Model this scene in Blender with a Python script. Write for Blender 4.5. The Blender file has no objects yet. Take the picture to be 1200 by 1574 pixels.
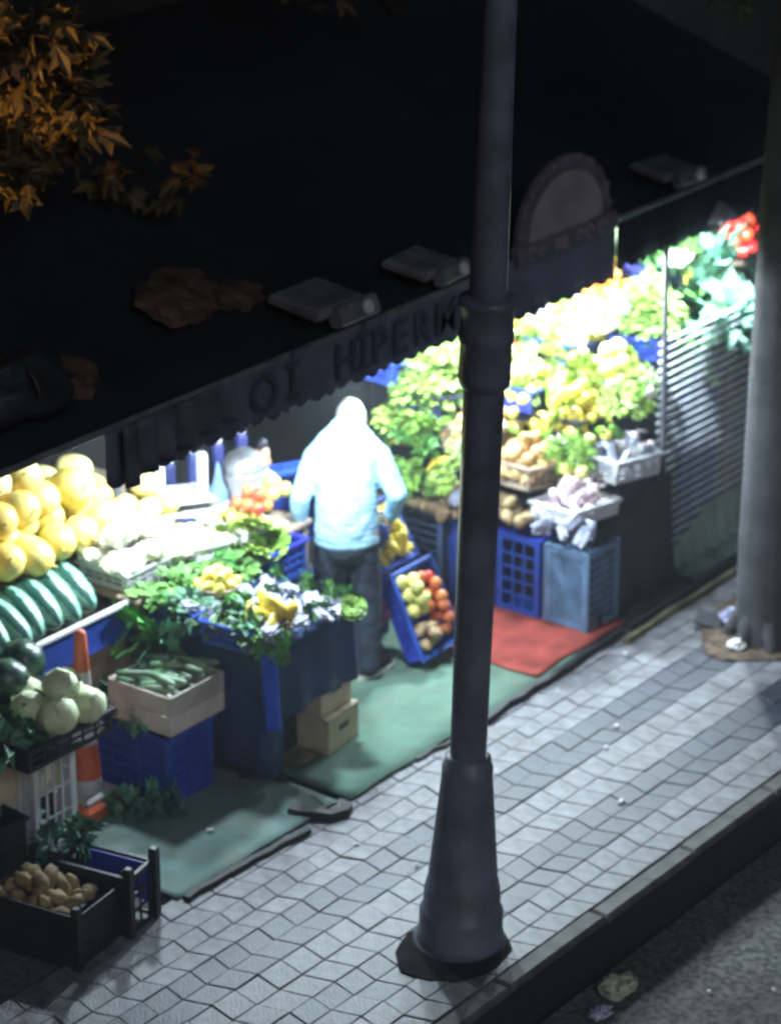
import bpy, bmesh, math, random
from mathutils import Vector, Matrix, Euler, noise
R = math.radians
rnd = random.Random(7)
S = bpy.context.scene
COL = S.collection

# ------------------------------------------------------------ camera, sky, light, exposure
# Street frame: +Y runs along the kerb away from the camera, -X leads to the shop, Z is up, pavement at Z = 0.
cd = bpy.data.cameras.new('camera'); cam = bpy.data.objects.new('camera', cd); COL.objects.link(cam)
cam.location = (6.60, -9.74, 7.0)
cam.rotation_euler = (R(90 - 22), 0, R(37))
cd.sensor_fit = 'HORIZONTAL'; cd.sensor_width = 36; cd.lens = 134.4
cd.clip_start = 0.1; cd.clip_end = 600
cd.dof.use_dof = True; cd.dof.focus_distance = 11.7; cd.dof.aperture_fstop = 2.2
S.camera = cam
w = bpy.data.worlds.new('World'); S.world = w; w.use_nodes = True
nt = w.node_tree; bg = nt.nodes['Background']
sky = nt.nodes.new('ShaderNodeTexSky'); sky.sky_type = 'NISHITA'; sky.sun_disc = False
sky.sun_elevation = R(4); sky.sun_rotation = R(130)
nt.links.new(sky.outputs['Color'], bg.inputs['Color']); bg.inputs['Strength'].default_value = 0.02
sd = bpy.data.lights.new('street_glow', 'SUN'); sd.energy = 0.34; sd.angle = R(25); sd.color = (.8, .88, 1)  # unseen soft sun lamp standing in for diffuse street glow
so = bpy.data.objects.new('street_glow', sd); COL.objects.link(so); so.rotation_euler = (R(58), 0, R(62)); so.location = (3, -3, 9)
S.view_settings.view_transform = 'Standard'; S.view_settings.look = 'None'
S.view_settings.exposure = 0.48; S.view_settings.gamma = 1.0; S.view_settings.use_curve_mapping = False
S.render.engine = 'CYCLES'
S.cycles.use_denoising = True
S.cycles.max_bounces = 6; S.cycles.diffuse_bounces = 3; S.cycles.glossy_bounces = 3
S.cycles.sample_clamp_indirect = 6
S.cycles.filter_width = 2.2
LED = (.76, .91, 1.0)

# ------------------------------------------------------------ materials
MATS = {}
def mat(name, col, rough=.6, var=.12, scale=14., bump=.0, bscale=60., rv=0., spec=.4, metal=0., detail=4, col2=None, trans=0., emit=None, stain=0.):
    """procedural surface: noise-mottled base colour, optional per-object variation rv, fine relief"""
    if name in MATS: return MATS[name]
    m = bpy.data.materials.new(name); m.use_nodes = True; MATS[name] = m
    n = m.node_tree.nodes; l = m.node_tree.links; b = n['Principled BSDF']
    b.inputs['Roughness'].default_value = rough; b.inputs['Metallic'].default_value = metal
    b.inputs['Specular IOR Level'].default_value = spec
    tc = n.new('ShaderNodeTexCoord'); nz = n.new('ShaderNodeTexNoise')
    nz.inputs['Scale'].default_value = scale; nz.inputs['Detail'].default_value = detail
    l.new(tc.outputs['Object'], nz.inputs['Vector'])
    mx = n.new('ShaderNodeMix'); mx.data_type = 'RGBA'
    c2 = col2 if col2 else tuple(c * (1 - 2.2 * var) for c in col)
    mx.inputs[6].default_value = (*[max(0, c) for c in c2], 1); mx.inputs[7].default_value = (*[min(1, c * (1 + var)) for c in col], 1)
    rp = n.new('ShaderNodeValToRGB'); rp.color_ramp.elements[0].position = .36; rp.color_ramp.elements[1].position = .62
    l.new(nz.outputs['Fac'], rp.inputs['Fac']); l.new(rp.outputs['Color'], mx.inputs[0])
    out = mx.outputs[2]
    if rv:
        oi = n.new('ShaderNodeObjectInfo'); hs = n.new('ShaderNodeHueSaturation')
        mr = n.new('ShaderNodeMapRange'); mr.inputs[3].default_value = 1 - rv; mr.inputs[4].default_value = 1 + rv
        l.new(oi.outputs['Random'], mr.inputs[0]); l.new(mr.outputs[0], hs.inputs['Value'])
        mr2 = n.new('ShaderNodeMapRange'); mr2.inputs[3].default_value = .5 + rv * .08; mr2.inputs[4].default_value = .5 - rv * .08
        ml = n.new('ShaderNodeMath'); ml.operation = 'MULTIPLY'; ml.inputs[1].default_value = 7.31
        fr = n.new('ShaderNodeMath'); fr.operation = 'FRACT'
        l.new(oi.outputs['Random'], ml.inputs[0]); l.new(ml.outputs[0], fr.inputs[0]); l.new(fr.outputs[0], mr2.inputs[0]); l.new(mr2.outputs[0], hs.inputs['Hue'])
        l.new(out, hs.inputs['Color']); out = hs.outputs['Color']
    if stain:
        ge = n.new('ShaderNodeNewGeometry'); n3 = n.new('ShaderNodeTexNoise'); n3.inputs['Scale'].default_value = 2.3; n3.inputs['Detail'].default_value = 9; n3.inputs['Roughness'].default_value = .68
        l.new(ge.outputs['Position'], n3.inputs['Vector']); r3 = n.new('ShaderNodeValToRGB'); r3.color_ramp.elements[0].position = .38; r3.color_ramp.elements[1].position = .60
        r3.color_ramp.elements[0].color = (1 - stain, 1 - stain * 1.05, 1 - stain * 1.1, 1); l.new(n3.outputs['Fac'], r3.inputs['Fac'])
        m3 = n.new('ShaderNodeMix'); m3.data_type = 'RGBA'; m3.blend_type = 'MULTIPLY'; m3.inputs[0].default_value = 1; l.new(out, m3.inputs[6]); l.new(r3.outputs['Color'], m3.inputs[7]); out = m3.outputs[2]
        mr3 = n.new('ShaderNodeMapRange'); mr3.inputs[3].default_value = rough - .18; mr3.inputs[4].default_value = rough + .1; l.new(n3.outputs['Fac'], mr3.inputs[0]); l.new(mr3.outputs[0], b.inputs['Roughness'])
    l.new(out, b.inputs['Base Color'])
    if bump:
        n2 = n.new('ShaderNodeTexNoise'); n2.inputs['Scale'].default_value = bscale; n2.inputs['Detail'].default_value = 5
        l.new(tc.outputs['Object'], n2.inputs['Vector'])
        bp = n.new('ShaderNodeBump'); bp.inputs['Strength'].default_value = bump; bp.inputs['Distance'].default_value = .01
        l.new(n2.outputs['Fac'], bp.inputs['Height']); l.new(bp.outputs['Normal'], b.inputs['Normal'])
    if trans:
        b.inputs['Transmission Weight'].default_value = trans
    if emit:
        b.inputs['Emission Color'].default_value = (*emit[0], 1); b.inputs['Emission Strength'].default_value = emit[1]
    return m

M = lambda k: MATS[k]
mat('asphalt', (.17, .168, .165), .85, .3, 30, .8, 90, detail=8, stain=.45)
mat('earth', (.11, .075, .05), .95, .3, 20, .6, 60)
mat('mortar', (.085, .088, .095), .9, .2, 30)
mat('paver_pale', (.20, .198, .22), .45, .16, 11, .5, 70, rv=.07, stain=.40)
mat('paver_grey', (.040, .046, .068), .42, .16, 11, .5, 70, rv=.07, stain=.40)
mat('kerb_face_shade', (.014, .013, .013), .8, .2, 10, .3, 60)  # near-black colour paints in the shade on the kerb face
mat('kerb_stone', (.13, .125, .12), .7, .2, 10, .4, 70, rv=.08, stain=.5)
mat('green_carpet', (.11, .215, .155), .9, .10, 5, .5, 220, col2=(.13, .205, .15), detail=8, stain=.34)
mat('teal_carpet', (.135, .225, .21), .9, .10, 5, .5, 220, col2=(.17, .225, .20), detail=8, stain=.36)
mat('pale_carpet', (.22, .30, .25), .6, .18, 5, .4, 150)
mat('brown_board', (.16, .14, .08), .9, .25, 6, .4, 120)
mat('red_carpet', (.34, .055, .042), .9, .14, 6, .5, 200, stain=.25)
mat('black_rubber', (.012, .012, .014), .6, .2, 20)
mat('post_paint', (.13, .14, .20), .38, .14, 6, .12, 90)
mat('dark_paint', (.05, .05, .065), .45, .15, 8)
mat('bark', (.06, .06, .066), .9, .16, 5, .8, 26, detail=8)
mat('leaf', (.04, .055, .02), .6, .3, 2.5)
mat('leaf_autumn', (.075, .055, .022), .6, .35, 3)
mat('facade', (.016, .015, .016), .9, .2, 3, .4, 30)
mat('facade_trim', (.022, .021, .021), .85, .15, 5)
mat('glass_dark', (.012, .014, .018), .08, .0, 5, spec=.6)
mat('canopy', (.005, .0065, .013), .8, .2, 3)
mat('valance', (.10, .115, .17), .8, .12, 4, .3, 40)
mat('valance_print', (.048, .056, .085), .8, .1, 10)
mat('curtain', (.075, .08, .115), .7, .2, 5)
mat('sign_face', (.22, .21, .21), .6, .1, 6)
mat('sign_rim', (.10, .09, .13), .6, .15, 8)
mat('lamp_grey', (.13, .13, .15), .45, .15, 8)
mat('lens_grey', (.5, .5, .55), .2, .05, 8)
mat('shade_metal', (.25, .25, .27), .4, .1, 10, metal=.4)
mat('wire_black', (.01, .01, .01), .5, .1, 10)
mat('blue_plastic', (.026, .055, .36), .38, .10, 5, rv=.16)
mat('navy_plastic', (.03, .04, .16), .4, .12, 5, rv=.12)
mat('steel_blue_plastic', (.13, .22, .36), .4, .12, 7)
mat('black_plastic', (.014, .014, .018), .4, .2, 8)
mat('white_plastic', (.62, .63, .66), .4, .06, 7)
mat('cardboard', (.54, .46, .32), .85, .1, 6, .15, 60, rv=.06)
mat('pale_board', (.56, .50, .44), .75, .12, 5, .2, 50, rv=.08)
mat('wood', (.34, .26, .19), .75, .16, 5, .2, 50, rv=.12)
mat('paper', (.72, .72, .72), .6, .05, 10)
mat('table_cloth', (.022, .045, .13), .6, .15, 5, .2, 30)
mat('blue_cloth', (.02, .09, .55), .5, .12, 5, .3, 20)
mat('tarp_black', (.012, .013, .02), .5, .25, 5, .4, 14)
mat('steel', (.35, .36, .38), .35, .1, 9, metal=.8)
mat('slat_paint', (.62, .66, .72), .4, .1, 9)
mat('rod_paint', (.10, .10, .12), .5, .15, 9)
mat('cone_orange', (.46, .09, .035), .5, .15, 9)
mat('cone_white', (.40, .37, .37), .5, .1, 12)
mat('shirt', (.30, .52, .66), .8, .05, 4, .9, 9)
mat('trousers', (.022, .03, .05), .85, .15, 5, .4, 18)
mat('skin', (.42, .24, .16), .55, .08, 10)
mat('hair', (.38, .38, .39), .7, .2, 40, .5, 120)
mat('eye_dark', (.02, .015, .012), .2, .0, 5)
mat('shoe_black', (.02, .02, .02), .5, .1, 9)
mat('sole', (.62, .60, .54), .7, .1, 20)
# produce
mat('melon_skin', (.68, .46, .08), .5, .10, 9, .3, 40, rv=.16, col2=(.54, .50, .17))
mat('pale_melon_skin', (.58, .50, .20), .55, .12, 9, .3, 60, rv=.10)
mat('cabbage_leaf', (.68, .76, .48), .55, .12, 7, .6, 16, rv=.10)
mat('cauliflower', (.80, .78, .66), .8, .06, 30, 1., 50)
mat('lemon', (.74, .64, .15), .4, .08, 10, .2, 70, rv=.10)
mat('quince', (.66, .62, .18), .45, .12, 9, .1, 40, rv=.14)
mat('orange', (.80, .26, .03), .45, .08, 10, .2, 90, rv=.10)
mat('apple', (.52, .05, .035), .3, .25, 7, rv=.2, col2=(.55, .22, .06))
mat('tomato', (.58, .035, .02), .25, .08, 7, rv=.12)
mat('potato', (.30, .21, .11), .8, .18, 10, .3, 50, rv=.16)
mat('onion', (.55, .34, .13), .4, .16, 12, rv=.16)
mat('red_onion', (.24, .05, .12), .35, .2, 12, rv=.2)
mat('yellow_pepper', (.76, .58, .09), .25, .08, 7, rv=.10)
mat('green_pepper', (.16, .34, .04), .25, .15, 7, rv=.2)
mat('cucumber', (.10, .19, .10), .4, .25, 16, .3, 60, rv=.35, col2=(.22, .30, .22))
mat('turnip', (.74, .68, .66), .45, .10, 8, rv=.08, col2=(.60, .40, .50))
mat('leek_white', (.74, .76, .62), .5, .10, 9, rv=.08)
mat('herb', (.11, .30, .06), .55, .3, 4, rv=.28)
mat('herb_blue', (.09, .24, .15), .55, .3, 4, rv=.2)
mat('lettuce', (.26, .44, .08), .5, .25, 5, rv=.2)
mat('banana', (.80, .58, .06), .45, .10, 9, rv=.08)
mat('onion_white', (.40, .42, .54), .4, .12, 9, rv=.12)
mat('wrap', (.44, .44, .56), .25, .18, 14, .8, 30, rv=.08, col2=(.20, .19, .33))
mat('stem', (.12, .14, .05), .8, .2, 20)

def watermelon_mat(name, ca, cb, n=7.):
    m = bpy.data.materials.new(name); m.use_nodes = True; MATS[name] = m
    N = m.node_tree.nodes; L = m.node_tree.links; b = N['Principled BSDF']; b.inputs['Roughness'].default_value = .35
    tc = N.new('ShaderNodeTexCoord'); sx = N.new('ShaderNodeSeparateXYZ'); L.new(tc.outputs['Object'], sx.inputs[0])
    at = N.new('ShaderNodeMath'); at.operation = 'ARCTAN2'; L.new(sx.outputs['X'], at.inputs[0]); L.new(sx.outputs['Y'], at.inputs[1])
    nz = N.new('ShaderNodeTexNoise'); nz.inputs['Scale'].default_value = 26; L.new(tc.outputs['Object'], nz.inputs['Vector'])
    a = N.new('ShaderNodeMath'); a.operation = 'MULTIPLY_ADD'; a.inputs[1].default_value = n; L.new(at.outputs[0], a.inputs[0])
    nm = N.new('ShaderNodeMath'); nm.operation = 'MULTIPLY'; nm.inputs[1].default_value = 2.4; L.new(nz.outputs['Fac'], nm.inputs[0]); L.new(nm.outputs[0], a.inputs[2])
    s = N.new('ShaderNodeMath'); s.operation = 'SINE'; L.new(a.outputs[0], s.inputs[0])
    rp = N.new('ShaderNodeValToRGB'); rp.color_ramp.elements[0].position = .40; rp.color_ramp.elements[1].position = .62
    mr = N.new('ShaderNodeMapRange'); mr.inputs[1].default_value = -1; L.new(s.outputs[0], mr.inputs[0]); L.new(mr.outputs[0], rp.inputs['Fac'])
    rp.color_ramp.elements[0].color = (*ca, 1); rp.color_ramp.elements[1].color = (*cb, 1)
    L.new(rp.outputs['Color'], b.inputs['Base Color'])
watermelon_mat('watermelon_striped', (.012, .075, .055), (.24, .46, .34), 5.)
watermelon_mat('watermelon_dark', (.012, .04, .03), (.03, .075, .05))

# ------------------------------------------------------------ mesh helpers
class MB:
    def __init__(s): s.v = []; s.f = []; s.sm = []
    def add(s, vs, fs, mx=None, smooth=False):
        o = len(s.v)
        for p in vs:
            p = Vector(p); s.v.append(tuple(mx @ p if mx else p))
        for f in fs: s.f.append(tuple(i + o for i in f)); s.sm.append(smooth)
        return s
    def box(s, c, d, rot=None, taper=1., bev=0.):
        x, y, z = d[0] / 2, d[1] / 2, d[2] / 2; t = taper
        mx = Matrix.Translation(c) @ (Euler(rot).to_matrix().to_4x4() if rot else Matrix())
        if bev <= 0:
            vs = [(-x, -y, -z), (x, -y, -z), (x, y, -z), (-x, y, -z), (-x * t, -y * t, z), (x * t, -y * t, z), (x * t, y * t, z), (-x * t, y * t, z)]
            return s.add(vs, [(0, 3, 2, 1), (4, 5, 6, 7), (0, 1, 5, 4), (1, 2, 6, 5), (2, 3, 7, 6), (3, 0, 4, 7)], mx)
        b = bev; vs = []
        for zz, ins in ((-z, b), (-z + b, 0), (z - b, 0), (z, b)):
            for ax, ay in ((-1, -1), (1, -1), (1, 1), (-1, 1)):
                vs.append((ax * (x - ins), ay * (y - ins), zz))
        fs = [(3, 2, 1, 0), (12, 13, 14, 15)]
        for k in range(3):
            for i in range(4):
                j = (i + 1) % 4; fs.append((k * 4 + i, k * 4 + j, k * 4 + 4 + j, k * 4 + 4 + i))
        return s.add(vs, fs, mx)
    def tube(s, p0, p1, r0, r1=None, n=8, caps=True, smooth=True):
        r1 = r0 if r1 is None else r1
        p0 = Vector(p0); p1 = Vector(p1); d = (p1 - p0)
        if d.length < 1e-6: return s
        q = d.to_track_quat('Z', 'Y').to_matrix().to_4x4(); L = d.length
        vs = []; fs = []
        for z, r in ((0, r0), (L, r1)):
            for i in range(n):
                a = 2 * math.pi * i / n; vs.append((r * math.cos(a), r * math.sin(a), z))
        for i in range(n): fs.append((i, (i + 1) % n, n + (i + 1) % n, n + i))
        mx = Matrix.Translation(p0) @ q
        s.add(vs, fs, mx, smooth)
        if caps: s.add(vs, [tuple(range(n - 1, -1, -1)), tuple(range(n, 2 * n))], mx)
        return s
    def path(s, pts, r, n=8):
        for a, b in zip(pts[:-1], pts[1:]): s.tube(a, b, r, n=n)
        return s
    def lathe(s, prof, n=20, mx=None, smooth=True, ripple=None):
        vs = []; fs = []
        for k, (r, z) in enumerate(prof):
            for i in range(n):
                a = 2 * math.pi * i / n; rr = r * (ripple(a, z) if ripple else 1)
                vs.append((rr * math.cos(a), rr * math.sin(a), z))
        for k in range(len(prof) - 1):
            for i in range(n):
                j = (i + 1) % n; fs.append((k * n + i, k * n + j, k * n + n + j, k * n + n + i))
        s.add(vs, fs, mx, smooth)
        s.add(vs[:n], [tuple(range(n - 1, -1, -1))], mx); s.add(vs[-n:], [tuple(range(n))], mx)
        return s
    def ell(s, c, r, rot=None, nu=12, nv=8, jit=0., seed=0, egg=0.):
        mx = Matrix.Translation(c) @ (Euler(rot).to_matrix().to_4x4() if rot else Matrix())
        vs = [(0, 0, -r[2])]; fs = []
        for j in range(1, nv):
            t = math.pi * j / nv
            for i in range(nu):
                a = 2 * math.pi * i / nu
                p = Vector((math.sin(t) * math.cos(a), math.sin(t) * math.sin(a), -math.cos(t)))
                k = 1 + jit * noise.noise(p * 2.3 + Vector((seed * 3.1, seed * 1.7, 0)))
                e = 1 - egg * p.z
                vs.append((p.x * r[0] * k * e, p.y * r[1] * k * e, p.z * r[2] * k))
        vs.append((0, 0, r[2])); top = len(vs) - 1
        for i in range(nu):
            fs.append((0, 1 + (i + 1) % nu, 1 + i)); b = 1 + (nv - 2) * nu; fs.append((b + i, b + (i + 1) % nu, top))
        for j in range(nv - 2):
            for i in range(nu):
                a = 1 + j * nu; fs.append((a + i, a + (i + 1) % nu, a + nu + (i + 1) % nu, a + nu + i))
        return s.add(vs, fs, mx, True)
    def prism(s, poly, z0, z1, mx=None):
        n = len(poly); vs = [(x, y, z0) for x, y in poly] + [(x, y, z1) for x, y in poly]
        fs = [tuple(range(n - 1, -1, -1)), tuple(range(n, 2 * n))] + [(i, (i + 1) % n, n + (i + 1) % n, n + i) for i in range(n)]
        return s.add(vs, fs, mx)
    def leaf(s, base, d, up, L, W, bend=.3):
        """one leaf: six-vertex bent blade along d"""
        d = Vector(d).normalized(); up = Vector(up); sd = d.cross(up)
        if sd.length < 1e-3: sd = d.cross(Vector((1, 0, 0)))
        sd.normalize(); nn = sd.cross(d)
        b = Vector(base); m = b + d * L * .5; t = b + d * L - nn * L * bend
        vs = [b, m + sd * W * .5 + nn * L * .04, m - sd * W * .5 + nn * L * .04, t, m]
        return s.add(vs, [(0, 4, 1), (0, 2, 4), (4, 3, 1), (4, 2, 3)], None, False)
    def palm(s, base, d, up, L):
        """five-lobed leaf, slightly cupped"""
        d = Vector(d).normalized(); sd = d.cross(Vector(up))
        if sd.length < 1e-3: sd = d.cross(Vector((1, 0, 0)))
        sd.normalize(); nn = sd.cross(d); b = Vector(base); out = [b]
        for a, r in ((-118, .42), (-88, .30), (-58, .78), (-34, .42), (0, 1.), (34, .42), (58, .78), (88, .30), (118, .42)):
            t = R(a); out.append(b + d * L * (.3 + .7 * r * math.cos(t)) + sd * L * .75 * r * math.sin(t) - nn * L * .22 * r * r)
        return s.add(out, [(0, i, i + 1) for i in range(1, 9)])
    def mesh(s, name):
        me = bpy.data.meshes.new(name); me.from_pydata(s.v, [], s.f); me.update()
        me.polygons.foreach_set('use_smooth', s.sm)
        return me
    def build(s, name, m, parent=None, **kw):
        me = s.mesh(name); me.materials.append(m if not isinstance(m, str) else MATS[m])
        return link(name, me, parent, **kw)

def link(name, data, parent=None, loc=None, rot=None, label=None, cat=None, group=None, kind=None):
    o = bpy.data.objects.new(name, data); COL.objects.link(o)
    if parent is not None: o.parent = parent
    if loc is not None: o.location = loc
    if rot is not None: o.rotation_euler = rot
    for k, v in (('label', label), ('category', cat), ('group', group), ('kind', kind)):
        if v: o[k] = v
    return o
def thing(name, label, cat, loc=(0, 0, 0), rot=(0, 0, 0), group=None):
    return link(name, None, None, loc, rot, label, cat, group)
def copy_tree(o, parent=None):
    c = o.copy(); COL.objects.link(c)
    if parent is not None: c.parent = parent
    for ch in [k for k in o.children]: copy_tree(ch, c)
    return c
def solid(o, t): 
    md = o.modifiers.new('thick', 'SOLIDIFY'); md.thickness = t; md.offset = 0; return o
ORD = ['first', 'second', 'third', 'fourth', 'fifth', 'sixth', 'seventh', 'eighth', 'ninth', 'tenth', 'eleventh', 'twelfth']

# ============================================================ SETTING
# ground, road
MB().box((0, 0, -.52), (500, 500, .3)).build('ground', 'earth', kind='structure')
road = MB()
nx, ny = 40, 40
vs = []; fs = []
for j in range(ny + 1):
    for i in range(nx + 1):
        x = .14 + 11.8 * (i / nx) ** 1.4; y = -14 + 44 * j / ny
        vs.append((x, y, -.275 + .012 * noise.noise(Vector((x * 1.3, y * 1.3, 0))) + .006 * noise.noise(Vector((x * 6, y * 6, 3)))))
for j in range(ny):
    for i in range(nx):
        a = j * (nx + 1) + i; fs.append((a, a + 1, a + nx + 2, a + nx + 1))
road.add(vs, fs, None, True); road = road.build('road', 'asphalt', kind='structure')
# pavement: mortar bed with chevron-ended pavers in bands along the kerb
walk = MB().box((-2.9, 5, -.165), (5.79, 40, .27)).build('pavement', 'mortar', kind='structure')
rows = [(-.005, -.29, 'paver_pale'), (-.29, -.57, 'paver_grey'), (-.57, -.89, 'paver_pale'), (-.89, -1.16, 'paver_grey'), (-1.16, -1.40, 'paver_pale'), (-1.40, -1.66, 'paver_pale')]
PL = .165
def paver_poly(wd, flip, g=.002, c=.038):
    a = wd / 2 - g; L = PL / 2 - g; c = -c if flip else c
    return [(-a, -L - c / 2), (a, -L + c / 2), (a, L + c / 2), (-a, L - c / 2)]
def paver_mesh(wd, m, flip):
    b = MB(); po = paver_poly(wd, flip); n = len(po)
    ins = [(x * .962, y * .962) for x, y in po]
    vs = [(x, y, -.03) for x, y in po] + [(x, y, -.0045) for x, y in po] + [(x, y, 0) for x, y in ins]
    fs = [tuple(range(2 * n, 3 * n))]
    for k in range(2):
        for i in range(n):
            j = (i + 1) % n; fs.append((k * n + i, k * n + j, k * n + n + j, k * n + n + i))
    b.add(vs, fs); me = b.mesh('paver'); me.materials.append(MATS[m]); return me
far = {}; cand = []
for x0, x1, m in rows:
    for half in (0, 1):
        wd = (x0 - x1) / 2; xc = x0 - wd * (half + .5); me = paver_mesh(wd, m, half)
        y = -9
        while y < 24:
            cand.append((me, m, half, xc, wd, y)); y += PL
cp = cam.location
def inview(x, y): return -2.0 + (-x) * .35 < y < 6.2
near = sorted([c for c in cand if inview(c[3], c[5])], key=lambda c: (Vector((c[3], c[5], 0)) - cp).length)[:300]
near = {(c[3], c[5]) for c in near}
for me, m, half, xc, wd, y in cand:
    z = rnd.uniform(-.004, .003); rx = rnd.uniform(-.012, .012); ry = rnd.uniform(-.012, .012)
    if (xc, y) in near:
        link('paver', me, walk, (xc, y, z), (rx, ry, rnd.uniform(-.012, .012)))
    else:
        b = far.setdefault(m, MB()); po = paver_poly(wd, half); n = 4
        vs = [(xc + x, y + q, -.03) for x, q in po] + [(xc + x, y + q, z - .0045) for x, q in po] + [(xc + x * .962, y + q * .962, z) for x, q in po]
        b.add(vs, [(8, 9, 10, 11)] + [(k * 4 + i, k * 4 + (i + 1) % 4, k * 4 + 4 + (i + 1) % 4, k * 4 + 4 + i) for k in range(2) for i in range(4)])
for m, b in far.items(): b.build('paver_field', m, walk, kind='stuff')
kerb = MB().box((.048, 5, -.21), (.098, 40, .32)).build('kerb', 'kerb_face_shade', kind='structure')  # lower kerb body, its face shade put into the colour
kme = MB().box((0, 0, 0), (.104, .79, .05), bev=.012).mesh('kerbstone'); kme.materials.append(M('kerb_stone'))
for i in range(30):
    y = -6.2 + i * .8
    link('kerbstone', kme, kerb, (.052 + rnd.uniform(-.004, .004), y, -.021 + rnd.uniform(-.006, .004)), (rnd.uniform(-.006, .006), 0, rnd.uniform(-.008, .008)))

b = MB(); b.prism([(min(-.012, -.30 + (.25 + .03 * noise.noise(Vector((i * .5, 2, 0)))) * math.cos(i * .2094)), -.10 + (.30 + .05 * noise.noise(Vector((i * .5, 7, 0)))) * math.sin(i * .2094)) for i in range(30)], -.002, .0065); b.build('foot_patch', mat('foot_patch_dark', (.016, .013, .013), .95, .3, 9, .5, 60, spec=.1), walk)  # near-black irregular patch around the lamp post foot
# carpets on the shop floor
def sheet(name, m, x0, x1, y0, y1, z, label, cat='mat', nx=24, ny=30, amp=.008, ragged=.02, seed=0):
    b = MB(); vs = []; fs = []
    for j in range(ny + 1):
        for i in range(nx + 1):
            x = x0 + (x1 - x0) * i / nx; y = y0 + (y1 - y0) * j / ny
            h = amp * (noise.noise(Vector((x * 3 + seed, y * 3, 1))) + .6 * noise.noise(Vector((x * 8, y * 8 + seed, 5))))
            ex = ragged * noise.noise(Vector((y * 4, seed, 2))) if i in (0, nx) else 0
            ey = ragged * noise.noise(Vector((x * 4, seed, 7))) if j in (0, ny) else 0
            vs.append((x + ex, y + ey, z + abs(h)))
    for j in range(ny):
        for i in range(nx):
            a = j * (nx + 1) + i; fs.append((a, a + 1, a + nx + 2, a + nx + 1))
    b.add(vs, fs, None, True)
    o = b.build(name, m, None, label=label, cat=cat); solid(o, .006); return o
sheet('carpet', 'teal_carpet', -3.2, -1.63, -.52, .74, .012, 'worn teal green carpet beside the traffic cone')
sheet('carpet', 'green_carpet', -4.6, -1.60, .80, 3.1, .014, 'dark green carpet under the man', seed=3)
sheet('carpet', 'red_carpet', -2.6, -1.66, 2.56, 3.50, .028, 'red carpet in front of the upright blue crates', seed=5, amp=.004)
sheet('carpet', 'pale_carpet', -4.6, -1.68, 4.30, 7.5, .018, 'pale green floor mat behind the slatted rack', seed=8)
sheet('floor_board', 'brown_board', -2.45, -2.02, .86, 1.40, .028, 'muddy brown board on the floor before the cardboard boxes', cat='board', seed=9, nx=8, ny=8, amp=.004)
def strip(pts, wd, h, name, m, label, cat='edging'):
    b = MB(); p = [Vector((x, y, 0)) for x, y in pts]; vs = []; fs = []
    for i, q in enumerate(p):
        d = (p[min(i + 1, len(p) - 1)] - p[max(i - 1, 0)]).normalized(); s_ = Vector((-d.y, d.x, 0)) * wd / 2
        k = 1 + .3 * noise.noise(Vector((i * 1.7, 3, 0)))
        for t, z in ((-1, .004), (-.7, h * k), (.7, h * k), (1, .004)): vs.append(q + s_ * t + Vector((0, 0, z)))
    for i in range(len(p) - 1):
        for t in range(3): fs.append((i * 4 + t, i * 4 + t + 1, i * 4 + 5 + t, i * 4 + 4 + t))
    n = len(vs) - 4; fs += [(3, 2, 1, 0), (n, n + 1, n + 2, n + 3)]
    b.add(vs, fs); return b.build(name, m, None, label=label, cat=cat)
def line(x0, y0, x1, y1, n=9, j=.012): return [(x0 + (x1 - x0) * i / n + rnd.uniform(-j, j), y0 + (y1 - y0) * i / n) for i in range(n + 1)]
strip(line(-1.60, -.50, -1.56, .40), .045, .03, 'edge_strip', 'black_rubber', 'black rubber edging along the near teal carpet')
strip([(-1.76, .50), (-1.70, .52), (-1.62, .55), (-1.56, .58), (-1.53, .66), (-1.55, .70)], .075, .045, 'edge_strip', 'black_rubber', 'curled up black end of rubber edging')
strip([(-2.25, .72), (-2.1, .74), (-1.95, .72), (-1.8, .70), (-1.66, .66)], .02, .018, 'cable', 'black_rubber', 'thin black cable lying across the carpet seam', cat='cable')
strip(line(-1.60, 1.36, -1.575, 1.66, 4), .022, .022, 'edge_strip', 'black_rubber', 'short thin black edging strip left of the lamp post')
strip(line(-1.57, 1.95, -1.62, 3.4, 12), .05, .04, 'edge_strip', 'black_rubber', 'black rubber edging beside the red carpet')
strip(line(-1.60, 3.45, -1.66, 6.8, 14), .05, .05, 'edge_strip', 'black_rubber', 'black rubber edging below the slatted rack')
strip(line(-1.53, 3.3, -1.58, 6.8, 14, .006), .045, .035, 'stone_edging', 'brown_board', 'brownish stone edging beyond the red carpet')
# bare earth by the tree
b = MB(); ring = [(-.95 + .42 * math.cos(a) * (1 + .2 * noise.noise(Vector((a, 1, 0)))), 3.95 + .62 * math.sin(a) * (1 + .2 * noise.noise(Vector((a, 5, 0))))) for a in [i * .3142 for i in range(20)]]
ring = [(x, y + .15) for x, y in ring]; b.prism(ring, -.01, .012); b.build('soil', 'earth', kind='structure')

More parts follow.
